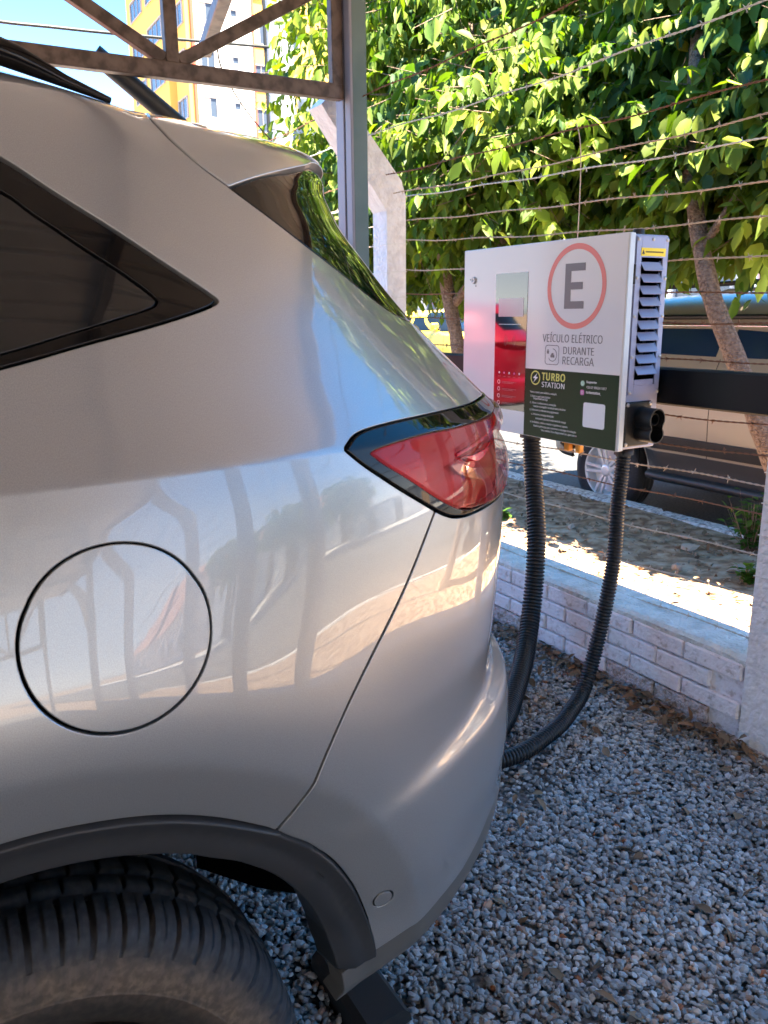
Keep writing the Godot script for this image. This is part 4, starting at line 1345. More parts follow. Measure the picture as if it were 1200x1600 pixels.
		panel("front_wing", s, coords([[-3.5, 2.0], [-2.05, 2.0], [-2.05, 12.0], [-1.9, 12.9], [-3.5, 12.9]]), [arch_hole(0.42, XW - 2.70)], M.paint, car, 0.0, 0.014, 0.0, 0.0, mir)
		panel("windscreen", s, joined([coords([[-2.7, 13.1], [-1.75, 13.1], [-1.5, 16.5], [-1.3, 18.6], [-1.3, 20.5], [-2.7, 20.5]])]), [winO], M.dark_glass, car, -0.002, 0.006, 0.0, 0.0, mir)
		panel("sill", s, coords([[-2.3, 0.0], [-0.40, 0.0], [-0.40, 2.0], [-2.3, 2.0]]), [], M.black_plastic, car, 0.004, 0.02, 0.0, 0.002, mir)
		panel("window_frame", s, winO, [winI, coords([[-0.95, 13.5], [-0.24, 13.5], [-0.24, 17.85], [-0.95, 18.0]]), coords([[-1.48, 13.6], [-1.0, 13.5], [-1.0, 18.0], [-1.2, 17.7]])], dark, car, (func(u, v): return -0.003), 0.01, 0.0016, 0.002, mir)
		panel("quarter_window", s, winI, [], M.privacy_glass, car, -0.0055, 0.004, 0.0004, 0.001, mir)
		panel("door_window", s, coords([[-0.95, 13.5], [-0.24, 13.5], [-0.24, 17.85], [-0.95, 18.0]]), [], M.privacy_glass, car, -0.0055, 0.004, 0.0004, 0.001, mir)
		panel("door_window", s, coords([[-1.48, 13.6], [-1.0, 13.5], [-1.0, 18.0], [-1.2, 17.7]]), [], M.dark_glass, car, -0.0055, 0.004, 0.0004, 0.001, mir)
		var spoil_low := smooth_uv([[0.484, 17.33], [0.54, 17.66], [0.596, 17.98], [0.66, 18.35], [0.74, 18.86], [0.84, 19.55], [1.0, 20.0], [1.5, 20.1]])
		panel("spoiler", s, joined([roofcut, spoil_low, coords([[1.5, 24.0]])]), [], M.paint, car, (func(u, v): return 0.001 + 0.004 * smooth01(0.48, 0.9, u)), 0.020, 0.0012, 0.002, mir)
		panel("rear_glass", s, joined([reared, coords([[1.5, 14.3], [1.5, 20.1]]), rev(spoil_low)]), [], dark, car, (func(u, v): return -0.001 - 0.006 * smooth01(17.2, 18.6, v) * smooth01(0.5, 0.7, u)), 0.012, 0.0025, 0.002, mir)
		panel("tailgate", s, coords([[0.90, 8.6], [1.5, 8.6], [1.5, 14.35], [0.90, 14.38]]), [lamp], M.paint, car, 0.0, 0.014, 0.0015, 0.0015, mir)
		var tl := Node3D.new(); tl.name = "tail_light"; car.add_child(tl, true)
		panel("lamp_housing", s, lamp, [lens], dark, tl, 0.0015, 0.012, 0.0012, 0.0025, mir)
		var lens_off := func(u: float, v: float) -> float:
			var g := smooth01(0.575, 0.70, u)
			var line := 11.0 + (u - 0.575) * 1.3
			var o := 0.0035
			o += g * 0.007 * smooth01(line - 0.10, line + 0.12, v)
			o -= g * 0.010 * exp(-pow((v - (line - 0.38)) / 0.24, 2.0))
			o += g * 0.006 * exp(-pow((v - 10.15) / 0.38, 2.0))
			# sunk bowl of the indicator
			var d := Vector2((u - 0.655) * 7.0, (v - (10.62 - (u - 0.655) * 2.6)) * 1.9)
			o -= 0.013 * exp(-d.length_squared() * 2.2)
			return o
		panel("lens", s, lens, [], M.red_lens, tl, lens_off, 0.014, 0.0004, 0.002, mir)
		# reflector behind the clear red cover
		panel("reflector", s, lens, [], M.red_inner, tl, (func(u: float, v: float):
			var line := 11.0 + (u - 0.575) * 1.3
			var o := -0.016
			o += 0.010 * smooth01(line - 0.06, line, v)
			o += 0.003 * absf(fposmod(u * 42.0, 2.0) - 1.0) * smooth01(line, line - 0.1, v)
			return o), 0.003, 0.0, 0.0, mir)
		panel("light_guide", s, joined([smooth_uv([[0.625, 11.02], [0.66, 10.96], [0.70, 10.98], [0.74, 11.06], [0.70, 10.82], [0.66, 10.78], [0.625, 11.02]], 4)]), [], M.red_guide, tl, (func(u, v): return -0.004), 0.008, 0.0, 0.0012, mir)
		panel("light_strip", s, joined([coords([[0.60, 11.10], [0.70, 11.24], [0.85, 11.42], [1.03, 11.64], [1.03, 11.74], [0.85, 11.52], [0.70, 11.34], [0.60, 11.18]])]), [], M.red_guide, tl, -0.002, 0.006, 0.0, 0.0012, mir)
		panel("indicator_bowl", s, joined([smooth_uv([[0.585, 10.92], [0.62, 10.86], [0.66, 10.62], [0.72, 10.42], [0.735, 10.28], [0.70, 10.22], [0.655, 10.34], [0.61, 10.62], [0.585, 10.92]], 4)]), [], M.bowl, tl, (func(u: float, v: float):
			var d := Vector2((u - 0.655) * 7.0, (v - (10.62 - (u - 0.655) * 2.6)) * 1.9)
			return 0.001 - 0.013 * exp(-d.length_squared() * 2.2)), 0.006, 0.0, 0.001, mir)
		# dark under-shell behind the gaps
		panel("under_shell", SCo, coords([[-3.5, 0.0], [1.5, 0.0], [1.5, 24.0], [-3.5, 24.0]]), [arch_hole(0.40), arch_hole(0.42, XW - 2.70)], M.dull_black, car, -0.020, 0.0, 0.0, 0.0, mir)
		# roof rail
		var sg := -1.0 if mir else 1.0
		var rp := []; var rr := []
		for k in 24:
			var u := 0.345 - k * 0.07
			var r := s.at(u, 20.2, 0.004 + 0.022 * smooth01(0.345, 0.12, u))
			var q: Vector3 = r[0]
			rp.append(Vector3(q.x, q.y, q.z * sg)); rr.append(0.004 + 0.014 * smooth01(0.345, 0.15, u))
		var rb := MB.new(); rb.tube(rp, rr, 12)
		obj("roof_rail", rb, M.black_gloss, car)
		# wheel well
		for wx in [XW, XW - 2.70]:
			var well := MB.new()
			var n := 40
			for k in n:
				var a0 := deg_to_rad(lerpf(34.0, 178.0, float(k) / n)); var a1 := deg_to_rad(lerpf(34.0, 178.0, float(k + 1) / n))
				var o := Vector3(wx, YW, 0)
				var p0 := o + Vector3(cos(a0), sin(a0), 0) * 0.432; var p1 := o + Vector3(cos(a1), sin(a1), 0) * 0.432
				var zo := Vector3(0, 0, 0.885 * sg); var zi := Vector3(0, 0, 0.56 * sg)
				well.quad(p0 + zo, p1 + zo, p1 + zi, p0 + zi, o - p0)
				well.flat(p0 + zi, p1 + zi, o + Vector3(0, 0.1, 0) + zi, Vector3(0, 0, sg))
			if wx == XW:
				for k in 12:
					var a0 := deg_to_rad(lerpf(9.0, 34.0, k / 12.0)); var a1 := deg_to_rad(lerpf(9.0, 34.0, (k + 1) / 12.0))
					var o := Vector3(wx, YW, 0)
					var p0 := o + Vector3(cos(a0), sin(a0), 0) * 0.428; var p1 := o + Vector3(cos(a1), sin(a1), 0) * 0.428
					var zo := Vector3(0, 0, 0.85 * sg); var zi := Vector3(0, 0, 0.60 * sg)
					well.quad(p0 + zo, p1 + zo, p1 + zi, p0 + zi, o - p0)
				var zb := Vector3(0, 0, 0.57 * sg)
				for e in [[0.30, 0.455, 0.40, 0.375], [0.40, 0.375, 0.50, 0.315], [0.50, 0.315, 0.64, 0.36]]:
					well.quad(Vector3(e[0], e[1], 0) + zb, Vector3(e[2], e[3], 0) + zb, Vector3(e[2], 0.78, 0) + zb, Vector3(e[0], 0.78, 0) + zb, Vector3(0, 0, sg))
			obj("wheel_well", well, M.dull_black, car)
	var fl := MB.new()
	fl.box(Vector3(-1.4, 0.42, 0), Vector3(2.0, 0.3, 1.6), 0.03)
	fl.box(Vector3(0.0, 0.66, 0), Vector3(1.5, 0.2, 1.04), 0.03)
	fl.box(Vector3(0.70, 0.58, 0), Vector3(0.26, 0.16, 0.9), 0.03)
	obj("floor_pan", fl, M.dull_black, car)
	var ex := MB.new()
	ex.bar(Vector3(XW, 0.36, -0.7), Vector3(XW, 0.36, 0.7), 0.09, 0.09, 0.02)
	obj("rear_axle", ex, M.dark_steel, car)
	wheel(car, Vector3(XW - 0.02, 0.345, 0.905), 1.0, 0.348, "near", 1240)
	for p in [[XW, -1.0], [XW - 2.70, 1.0], [XW - 2.70, -1.0]]:
		wheel(car, Vector3(p[0], 0.366, 0.905 * p[1]), p[1], 0.368, "far", 64)

func arch_hole(r: float, xc := XW) -> PackedVector2Array:
	var a := arch_arc(r, 3.0, 177.0, 60, xc)
	var lo := a[0]; var hi := a[a.size() - 1]
	a.append(Vector2(hi.x, -0.5)); a.append(Vector2(lo.x, -0.5))
	if Geometry2D.is_polygon_clockwise(a): a.reverse()
	return a

func plain_car(t: Node3D, paint: Material, wr: float, top := 18.1, glass: Material = M.dark_glass) -> void:
	var bodyp := coords([[-3.5, 1.2], [1.5, 1.2], [1.5, 24.0], [-3.5, 24.0]])
	var wins := [coords([[-0.22, 13.7], [0.05, 13.9], [0.30, 14.7], [0.12, minf(top, 17.0)], [-0.22, top]]), coords([[-0.86, 13.55], [-0.28, 13.65], [-0.28, top], [-0.86, top]]), coords([[-1.55, 13.6], [-0.94, 13.55], [-0.94, top], [-1.25, top - 0.3]])]
	var wind := coords([[-2.7, 13.2], [-1.72, 13.2], [-1.48, 16.5], [-1.32, 18.6], [-1.3, 20.3], [-2.7, 20.3]])
	var back := coords([[0.72, 14.2], [1.5, 14.2], [1.5, 17.8], [0.62, 17.8]])
	var lampr := joined([smooth_uv([[0.45, 11.7], [0.6, 10.2], [0.95, 10.0], [0.95, 11.9], [0.45, 11.7]], 3)])
	var lampf := joined([smooth_uv([[-2.55, 11.3], [-2.65, 9.6], [-3.1, 9.3], [-3.05, 10.9], [-2.55, 11.3]], 3)])
	for mir in [false, true]:
		panel("body", SCo, bodyp, wins + [wind, back, lampr, lampf, arch_hole(0.41), arch_hole(0.41, XW - 2.70)], paint, t, 0.0, 0.02, 0.0, 0.002, mir)
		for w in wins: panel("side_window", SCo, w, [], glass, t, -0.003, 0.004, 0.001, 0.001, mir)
		panel("windscreen", SCo, wind, [], M.dark_glass, t, -0.003, 0.004, 0.0, 0.0, mir)
		panel("rear_window", SCo, back, [], M.dark_glass, t, -0.003, 0.004, 0.0, 0.0, mir)
		panel("tail_light", SCo, lampr, [], M.red_lens, t, 0.002, 0.01, 0.001, 0.002, mir)
		panel("headlight", SCo, lampf, [], M.chrome, t, 0.002, 0.01, 0.001, 0.002, mir)
		panel("sill", SCo, coords([[-3.4, 0.0], [1.5, 0.0], [1.5, 1.2], [-3.4, 1.2]]), [arch_hole(0.41), arch_hole(0.41, XW - 2.70)], M.black_plastic, t, 0.003, 0.02, 0.0, 0.002, mir)
		var sg := -1.0 if mir else 1.0
		for u in [-0.42, -1.32]:
			var h := MB.new()
			var q: Vector3 = SCo.at(u, 11.2, 0.022)[0]
			h.box(Vector3(q.x, q.y, q.z * sg), Vector3(0.2, 0.032, 0.03), 0.012)
			obj("door_handle", h, paint, t)
		var mr := MB.new()
		var mq: Vector3 = SCo.at(-1.62, 13.0, 0.09)[0]
		mr.box(Vector3(mq.x, mq.y + 0.06, mq.z * sg), Vector3(0.12, 0.14, 0.2), 0.035)
		obj("door_mirror", mr, paint, t)
		for u in [-0.30, -0.90, -1.95]:
			var sm := MB.new()
			var pts := []
			for k in 24: 
				var q: Vector3 = SCo.at(u, lerpf(1.4, 13.3, k / 23.0), -0.0005)[0]
				pts.append(Vector3(q.x, q.y, q.z * sg))
			sm.tube(pts, [0.003], 4, false)
			obj("door_gap", sm, M.dull_black, t)
	var fl := MB.new()
	fl.box(Vector3(-1.3, 0.55, 0), Vector3(3.6, 0.5, 1.1), 0.03)
	obj("floor_pan", fl, M.dull_black, t)
	for p in [[XW, 1.0], [XW, -1.0], [XW - 2.70, 1.0], [XW - 2.70, -1.0]]:
		wheel(t, Vector3(p[0], wr, 0.90 * p[1]), p[1], wr, "far", 48)

func build_street_cars() -> void:
	var red := thing("red_car", "glossy red car parked beyond the silver one, mirrored in the charger's screen", "car", Vector3(-1.48, 0, -7.7))
	red.rotation.y = 3.86
	red.scale = Vector3(0.92, 0.87, 0.95)
	plain_car(red, M.paint_red, 0.366)
	var suv := thing("dark_car", "beige and grey estate car parked at the kerb behind the charger", "car", Vector3(5.20, -0.135, -4.13))
	suv.rotation.y = PI / 2
	suv.scale = Vector3(0.95, 0.93, 0.97)
	plain_car(suv, M.paint_gold, 0.335, 16.6, M.suv_glass_sky_tint)
	for sg in [1.0, -1.0]:
		panel("side_trim", SCo, coords([[-2.2, 4.1], [-0.45, 4.1], [-0.47, 5.3], [-2.2, 5.3]]), [], M.black_plastic, suv, 0.014, 0.014, 0.0, 0.004, sg < 0)
		var c := MB.new(); var pts := []
		for k in 30:
			var q: Vector3 = SCo.at(lerpf(-1.35, 0.2, k / 29.0), 16.85, 0.004)[0]
			pts.append(Vector3(q.x, q.y, q.z * sg))
		c.tube(pts, [0.009], 6)
		obj("chrome_strip", c, M.chrome, suv)
		c = MB.new(); pts = []
		for k in 30:
			var q: Vector3 = SCo.at(lerpf(-1.4, 0.3, k / 29.0), 17.6, 0.006)[0]
			pts.append(Vector3(q.x, q.y, q.z * sg))
		c.tube(pts, [0.020], 6)
		obj("gutter_strip", c, M.black_plastic, suv)
		c = MB.new(); pts = []
		for k in 30:
			var q: Vector3 = SCo.at(lerpf(-2.25, -0.42, k / 29.0), 0.6, 0.02)[0]
			pts.append(Vector3(q.x, q.y, q.z * sg))
		c.tube(pts, [0.035], 8)
		obj("side_step", c, M.cladding, suv)
		c = MB.new()
		panel("lower_door", SCo, coords([[-2.15, 1.2], [-0.42, 1.2], [-0.36, 3.9], [-2.15, 3.9]]), [], M.cladding, suv, 0.004, 0.006, 0.0, 0.002, sg < 0)
		c.tube([Vector3(-1.5, 1.70, 0.60 * sg), Vector3(-1.3, 1.745, 0.62 * sg), Vector3(0.2, 1.72, 0.60 * sg), Vector3(0.4, 1.66, 0.58 * sg)], [0.018], 8)
		obj("roof_rail", c, M.black_plastic, suv)
	var yel := thing("yellow_car", "yellow car parked far down the street under the trees", "car", Vector3(9.2, -0.135, -14.6))
	yel.rotation.y = PI / 2 + 0.25
	yel.scale = Vector3(0.9, 0.88, 0.92)
	plain_car(yel, M.paint_yellow, 0.335)
	var wc := thing("white_car", "white car parked at the kerb left of the charger", "car", Vector3(5.25, -0.135, -11.3))
	wc.rotation.y = PI / 2
	wc.scale = Vector3(0.9, 0.84, 0.92)
	plain_car(wc, M.paint_white, 0.335)

# ---------------------------------------------------------------- charger
const CB := Vector3(2.10, 0.86, -2.313)
const FX := 2.009

func text_on(parent: Node, s: String, m: Material, z0: float, z1: float, y0: float, y1: float, lift := 0.0006, bold := false, called := "lettering") -> void:
	var tm := TextMesh.new()
	var f := SystemFont.new()
	f.font_names = PackedStringArray(["Droid Sans"])
	if bold: f.font_weight = 700
	tm.font = f
	tm.text = s
	tm.font_size = 64
	tm.pixel_size = 0.01
	tm.depth = 0.02
	tm.curve_step = 1.5
	var bb := tm.get_aabb()
	var o := put(called, tm, m, parent)
	var sx := (z1 - z0) / bb.size.x; var sy := (y1 - y0) / bb.size.y
	# reads along +z on a face that looks towards -x
	o.transform = Transform3D(Basis(Vector3(0, 0, sx), Vector3(0, sy, 0), Vector3(-0.02, 0, 0)), Vector3.ZERO)
	var c := bb.get_center()
	o.position = Vector3(FX - lift, (y0 + y1) * 0.5 - c.y * sy, (z0 + z1) * 0.5 - c.x * sx) - CB

func on_front(parent: Node, called: String, poly: PackedVector2Array, m: Material, lift: float, th := 0.0005) -> void:
	# polygon given in (z, y) on the charger's front
	var b := MB.new()
	b.prism(poly, Vector3(FX - lift, 0, 0) - CB, Vector3(0, 0, 1), Vector3(0, 1, 0), th)
	obj(called, b, m, parent)

func ring_poly(parent: Node, called: String, cz: float, cy: float, r0: float, r1: float, m: Material, lift: float, a0 := 0.0, a1 := TAU) -> void:
	var b := MB.new(); var n := 64
	for k in n:
		var p := a0 + (a1 - a0) * k / n; var q := a0 + (a1 - a0) * (k + 1) / n
		var o := Vector3(FX - lift, cy, cz) - CB
		var f := func(a: float, r: float) -> Vector3: return o + Vector3(0, sin(a) * r, cos(a) * r)
		b.quad(f.call(p, r0), f.call(q, r0), f.call(q, r1), f.call(p, r1), Vector3(-1, 0, 0))
	obj(called, b, m, parent)

func rect2(z0: float, y0: float, z1: float, y1: float) -> PackedVector2Array:
	return PackedVector2Array([Vector2(z0, y0), Vector2(z1, y0), Vector2(z1, y1), Vector2(z0, y1)])

func build_charger() -> void:
	var beam := thing("black_beam", "black steel box beam carrying the charger between the fence posts", "beam", Vector3(2.228, 1.068, -2.44))
	var b := MB.new()
	b.box(Vector3.ZERO, Vector3(0.05, 0.125, 2.42), 0.006)
	obj("beam", b, M.beam_black, beam)
	for z in [-1.13, 1.10]:
		b = MB.new()
		b.box(Vector3(-0.034, 0, z), Vector3(0.018, 0.10, 0.10), 0.002)
		obj("bracket", b, M.dark_steel, beam)
	var c := thing("wall_charger", "white electric vehicle wall charger with red ring sign and louvered side", "charger", CB)
	b = MB.new()
	b.box(Vector3(2.1165, 1.2085, -2.313) - CB, Vector3(0.156, 0.690, 0.862), 0.004)
	obj("cabinet", b, M.charger_steel, c)
	b = MB.new()
	b.box(Vector3(2.021, 1.2085, -2.313) - CB, Vector3(0.024, 0.698, 0.870), 0.003)
	obj("door", b, M.white_panel, c)
	b = MB.new()
	b.box(Vector3(2.0225, 1.2085, -1.8765) - CB, Vector3(0.022, 0.694, 0.005), 0.001)
	obj("door_edge", b, M.charger_edge, c)
	for y in [1.43, 0.98]:
		b = MB.new()
		b.tube([Vector3(2.038, y - 0.03, -1.876) - CB, Vector3(2.038, y + 0.03, -1.876) - CB], [0.005], 10)
		obj("hinge", b, M.black_plastic, c)
	b = MB.new()
	b.lathe([Vector2(0, 0.019), Vector2(0.016, 0.019), Vector2(0.020, 0.016), Vector2(0.020, 0.0)], Vector3(2.10, 1.553, -1.925) - CB, Vector3.UP, Vector3.RIGHT, 20)
	obj("top_gland", b, M.black_plastic, c)
	# lock
	b = MB.new()
	b.lathe([Vector2(0, 0.0135), Vector2(0.006, 0.0135), Vector2(0.008, 0.011), Vector2(0.008, 0.005), Vector2(0.004, 0.004), Vector2(0.004, 0.0)], Vector3(FX, 1.441, -2.680) - CB, Vector3(-1, 0, 0), Vector3.UP, 24)
	obj("lock", b, M.zinc, c)
	for p in [Vector3(FX - 0.0002, 1.444, -2.704), Vector3(FX - 0.0002, 1.419, -2.668)]:
		b = MB.new(); b.lathe([Vector2(0, 0.003), Vector2(0.001, 0.003), Vector2(0.001, 0.0)], p - CB, Vector3(-1, 0, 0), Vector3.UP, 12); obj("lock_dot", b, M.print_grey, c)
	# screen with its printed and lit marks
	var scr := Node3D.new(); scr.name = "screen"; c.add_child(scr)
	on_front(scr, "screen_glass", rect2(-2.538, 0.948, -2.352, 1.459), M.screen_black, 0.0004, 0.0009)
	on_front(scr, "display", rect2(-2.518, 1.300, -2.372, 1.368), M.screen_grey, 0.0016, 0.0004)
	on_front(scr, "white_line", rect2(-2.515, 1.2705, -2.385, 1.2725), M.print_white, 0.0016, 0.0003)
	for k in 3:
		for s in 2:
			var a := PI * s
			ring_poly(scr, "tap_mark", -2.447, 1.211, 0.013 + 0.009 * k, 0.0142 + 0.009 * k, M.print_grey, 0.0017, a - 0.7, a + 0.7)
	for k in 5:
		on_front(scr, "small_icon", disc(0.0042, 10, Vector2(-2.505 + k * 0.030, 1.088)), M.print_pink if k % 2 else M.print_white, 0.0016, 0.0003)
		on_front(scr, "small_print", rect2(-2.512 + k * 0.030, 1.073, -2.496 + k * 0.030, 1.0745), M.print_grey, 0.0016, 0.0003)
	for k in 4:
		ring_poly(scr, "step_icon", -2.507, 1.052 - 0.027 * k, 0.006, 0.0078, M.print_white, 0.0017)
		on_front(scr, "small_print", rect2(-2.488, 1.053 - 0.027 * k, -2.40, 1.0545 - 0.027 * k), M.print_grey, 0.0016, 0.0003)
		on_front(scr, "small_print", rect2(-2.488, 1.048 - 0.027 * k, -2.42, 1.0495 - 0.027 * k), M.print_grey, 0.0016, 0.0003)
	# the electric vehicle sign
	ring_poly(c, "sign_ring", -2.105, 1.399, 0.1225, 0.1415, M.print_red, 0.0006)
	var ez := -2.158; var ey := 1.326
	on_front(c, "letter_e", PackedVector2Array([Vector2(ez, ey), Vector2(ez + 0.094, ey), Vector2(ez + 0.094, ey + 0.025), Vector2(ez + 0.029, ey + 0.025), Vector2(ez + 0.029, ey + 0.064), Vector2(ez + 0.086, ey + 0.064), Vector2(ez + 0.086, ey + 0.088), Vector2(ez + 0.029, ey + 0.088), Vector2(ez + 0.029, ey + 0.125), Vector2(ez + 0.096, ey + 0.125), Vector2(ez + 0.096, ey + 0.150), Vector2(ez, ey + 0.150)]), M.print_grey, 0.0004, 0.0005)
	text_on(c, "VEÍCULO ELÉTRICO", M.print_grey, -2.262, -1.968, 1.211, 1.247)
	text_on(c, "DURANTE", M.print_grey, -2.152, -2.004, 1.171, 1.197)
	text_on(c, "RECARGA", M.print_grey, -2.154, -2.002, 1.136, 1.163)
	var rr := round_rect(-2.246, 1.131, -2.173, 1.201, 0.012)
	var ri := round_rect(-2.2435, 1.1335, -2.1755, 1.1985, 0.010)
	b = MB.new()
	for k in rr.size():
		var k2 := (k + 1) % rr.size()
		var f := func(p: Vector2) -> Vector3: return Vector3(FX - 0.0007, p.y, p.x) - CB
		b.quad(f.call(rr[k]), f.call(rr[k2]), f.call(ri[k2]), f.call(ri[k]), Vector3(-1, 0, 0))
	obj("icon_frame", b, M.print_grey, c)
	ring_poly(c, "icon_cable", -2.207, 1.166, 0.0205, 0.0232, M.print_grey, 0.0007, -2.6, 1.5)
	on_front(c, "icon_plug", PackedVector2Array([Vector2(-2.236, 1.170), Vector2(-2.226, 1.170), Vector2(-2.226, 1.180), Vector2(-2.228, 1.180), Vector2(-2.228, 1.185), Vector2(-2.230, 1.185), Vector2(-2.230, 1.180), Vector2(-2.232, 1.180), Vector2(-2.232, 1.185), Vector2(-2.234, 1.185), Vector2(-2.234, 1.180), Vector2(-2.236, 1.180)]), M.print_grey, 0.0004)
	on_front(c, "icon_car", PackedVector2Array([Vector2(-2.217, 1.157), Vector2(-2.197, 1.157), Vector2(-2.197, 1.165), Vector2(-2.200, 1.166), Vector2(-2.203, 1.173), Vector2(-2.211, 1.173), Vector2(-2.214, 1.166), Vector2(-2.217, 1.165)]), M.print_grey, 0.0004)
	# green information panel
	on_front(c, "info_panel", rect2(-2.351, 0.862, -1.884, 1.112), M.print_green, 0.0003, 0.0006)
	ring_poly(c, "logo_ring", -2.293, 1.080, 0.0215, 0.0262, M.print_lime, 0.0014)
	on_front(c, "logo_bolt", PackedVector2Array([Vector2(-2.283, 1.097), Vector2(-2.307, 1.079), Vector2(-2.294, 1.078), Vector2(-2.303, 1.063), Vector2(-2.279, 1.083), Vector2(-2.292, 1.084)]), M.print_white, 0.0010, 0.0004)
	text_on(c, "TURBO", M.print_lime, -2.258, -2.136, 1.074, 1.102, 0.0014, true)
	text_on(c, "STATION", M.print_white, -2.257, -2.138, 1.049, 1.068, 0.0014)
	var lines := [["Passo a passo para utilizar a estação:", 430, 580, 896, 912], ["1. Baixe o app Turbo Station", 430, 545, 922, 936], ["Disponível na loja", 450, 530, 938, 950], ["2. Abra e selecione a estação", 430, 578, 960, 974], ["Conecte o carregador ao veículo antes de iniciar", 450, 632, 980, 994], ["3. Selecione o método de pagamento", 430, 594, 1001, 1015], ["a. Informe a recarga desejada", 440, 568, 1026, 1040], ["acompanhe pela tela o andamento da recarga", 465, 635, 1050, 1064], ["b. Ao finalizar, retire o conector e guarde no suporte", 435, 645, 1072, 1086], ["finalize pelo app para encerrar a recarga na estação", 455, 690, 1094, 1108], ["Seu recibo fica disponível no aplicativo", 500, 695, 1116, 1130]]
	for l in lines:
		var z0: float = -2.2526 + (700 + 0.3083 * l[1] - 854) * 0.00310
		var z1: float = -2.2526 + (700 + 0.3083 * l[2] - 854) * 0.00310
		var y0: float = 1.108 - (340 + 0.3083 * l[4] - 578 - 0.05 * (l[1] - 430) * 0.3) * 0.00208
		text_on(c, l[0], M.print_white, z0, z1, y0 + 0.004, y0 + 0.0135, 0.0013, false, "small_print")
	text_on(c, "Suporte", M.print_white, -2.031, -1.983, 1.076, 1.086, 0.0013, true, "small_print")
	text_on(c, "+55 61 99654-1417", M.print_white, -2.031, -1.937, 1.060, 1.069, 0.0013, false, "small_print")
	text_on(c, "turbostation_", M.print_white, -2.031, -1.960, 1.041, 1.052, 0.0013, true, "small_print")
	on_front(c, "chat_icon", disc(0.0095, 20, Vector2(-2.049, 1.076)), M.print_mint, 0.0010, 0.0004)
	ring_poly(c, "chat_mark", -2.049, 1.076, 0.0035, 0.0052, M.print_white, 0.0017, 2.2, 5.6)
	on_front(c, "photo_icon", round_rect(-2.058, 1.036, -2.040, 1.054, 0.005), M.print_pink, 0.0010, 0.0004)
	ring_poly(c, "photo_mark", -2.049, 1.045, 0.0032, 0.0046, M.print_white, 0.0017)
	on_front(c, "white_tile", round_rect(-2.040, 0.927, -1.938, 1.012, 0.008), M.print_white, 0.0010, 0.0004)
	# louvered side plate
	var lv := Node3D.new(); lv.name = "louver_plate"; c.add_child(lv)
	var zf := -1.882
	b = MB.new()
	for q in [[2.0445, 1.046, 2.0685, 1.546], [2.1665, 1.046, 2.1895, 1.546]]:
		b.box(Vector3((q[0] + q[2]) * 0.5, (q[1] + q[3]) * 0.5, zf + 0.003) - CB, Vector3(q[2] - q[0], q[3] - q[1], 0.005), 0.001)
	b.box(Vector3(2.1175, 1.5145, zf + 0.003) - CB, Vector3(0.098, 0.063, 0.005))
	b.box(Vector3(2.1175, 1.0615, zf + 0.003) - CB, Vector3(0.098, 0.031, 0.005))
	obj("plate", b, M.charger_steel, lv)
	b = MB.new()
	b.box(Vector3(2.1175, 1.28, zf - 0.0015) - CB, Vector3(0.098, 0.406, 0.003))
	obj("vent_back", b, M.dull_black, lv)
	for k in 11:
		b = MB.new()
		var y := 1.4705 - 0.0366 * k
		if k < 10: b.box(Vector3(2.1150, y - 0.0125, zf + 0.0070) - CB, Vector3(0.092, 0.0025, 0.041), 0.0008, Basis(Vector3.RIGHT, deg_to_rad(52)))
		else: b.box(Vector3(2.1150, y - 0.018, zf + 0.004) - CB, Vector3(0.088, 0.018, 0.003), 0.0008)
		obj("slat", b, M.charger_steel, lv)
		if k < 10:
			var e := MB.new()
			e.prism(PackedVector2Array([Vector2(0.0, y - 0.028), Vector2(0.0185, y - 0.0285), Vector2(0.0, y + 0.003)]), Vector3(2.1585, 0, zf) - CB, Vector3(0, 0, 1), Vector3(0, 1, 0), 0.002)
			obj("slat_end", e, M.charger_steel, lv)
	b = MB.new()
	b.box(Vector3(2.120, 1.4995, zf + 0.006) - CB, Vector3(0.112, 0.025, 0.0015))
	obj("yellow_label", b, M.print_yellow, c)
	b = MB.new()
	for k in 16: b.box(Vector3(2.085 + k * 0.0052, 1.4995, zf + 0.0070) - CB, Vector3(0.0034, 0.0045, 0.0008))
	b.prism(PackedVector2Array([Vector2(2.067, 1.493), Vector2(2.079, 1.493), Vector2(2.073, 1.506)]), Vector3(0, 0, zf + 0.0068) - CB, Vector3(1, 0, 0), Vector3(0, 1, 0), 0.0006)
	obj("label_print", b, M.black_plastic, c)
	for p in [[2.051, 1.538], [2.117, 1.539], [2.183, 1.538], [2.052, 1.42], [2.183, 1.42], [2.052, 1.30], [2.183, 1.30], [2.052, 1.17], [2.183, 1.17], [2.052, 1.054], [2.183, 1.054]]:
		b = MB.new()
		b.lathe([Vector2(0, 0.0062), Vector2(0.002, 0.0058), Vector2(0.0035, 0.003), Vector2(0.0035, 0.0)], Vector3(p[0], p[1], zf + 0.0055) - CB, Vector3(0, 0, 1), Vector3.UP, 12)
		obj("screw", b, M.zinc, c)
	# holder for the plug
	var hd := Node3D.new(); hd.name = "plug_holder"; c.add_child(hd)
	b = MB.new()
	b.box(Vector3(2.098, 0.948, zf + 0.004) - CB, Vector3(0.122, 0.150, 0.010), 0.004)
	obj("holder_plate", b, M.black_plastic, hd)
	b = MB.new()
	var out8 := PackedVector2Array(); var in8 := PackedVector2Array()
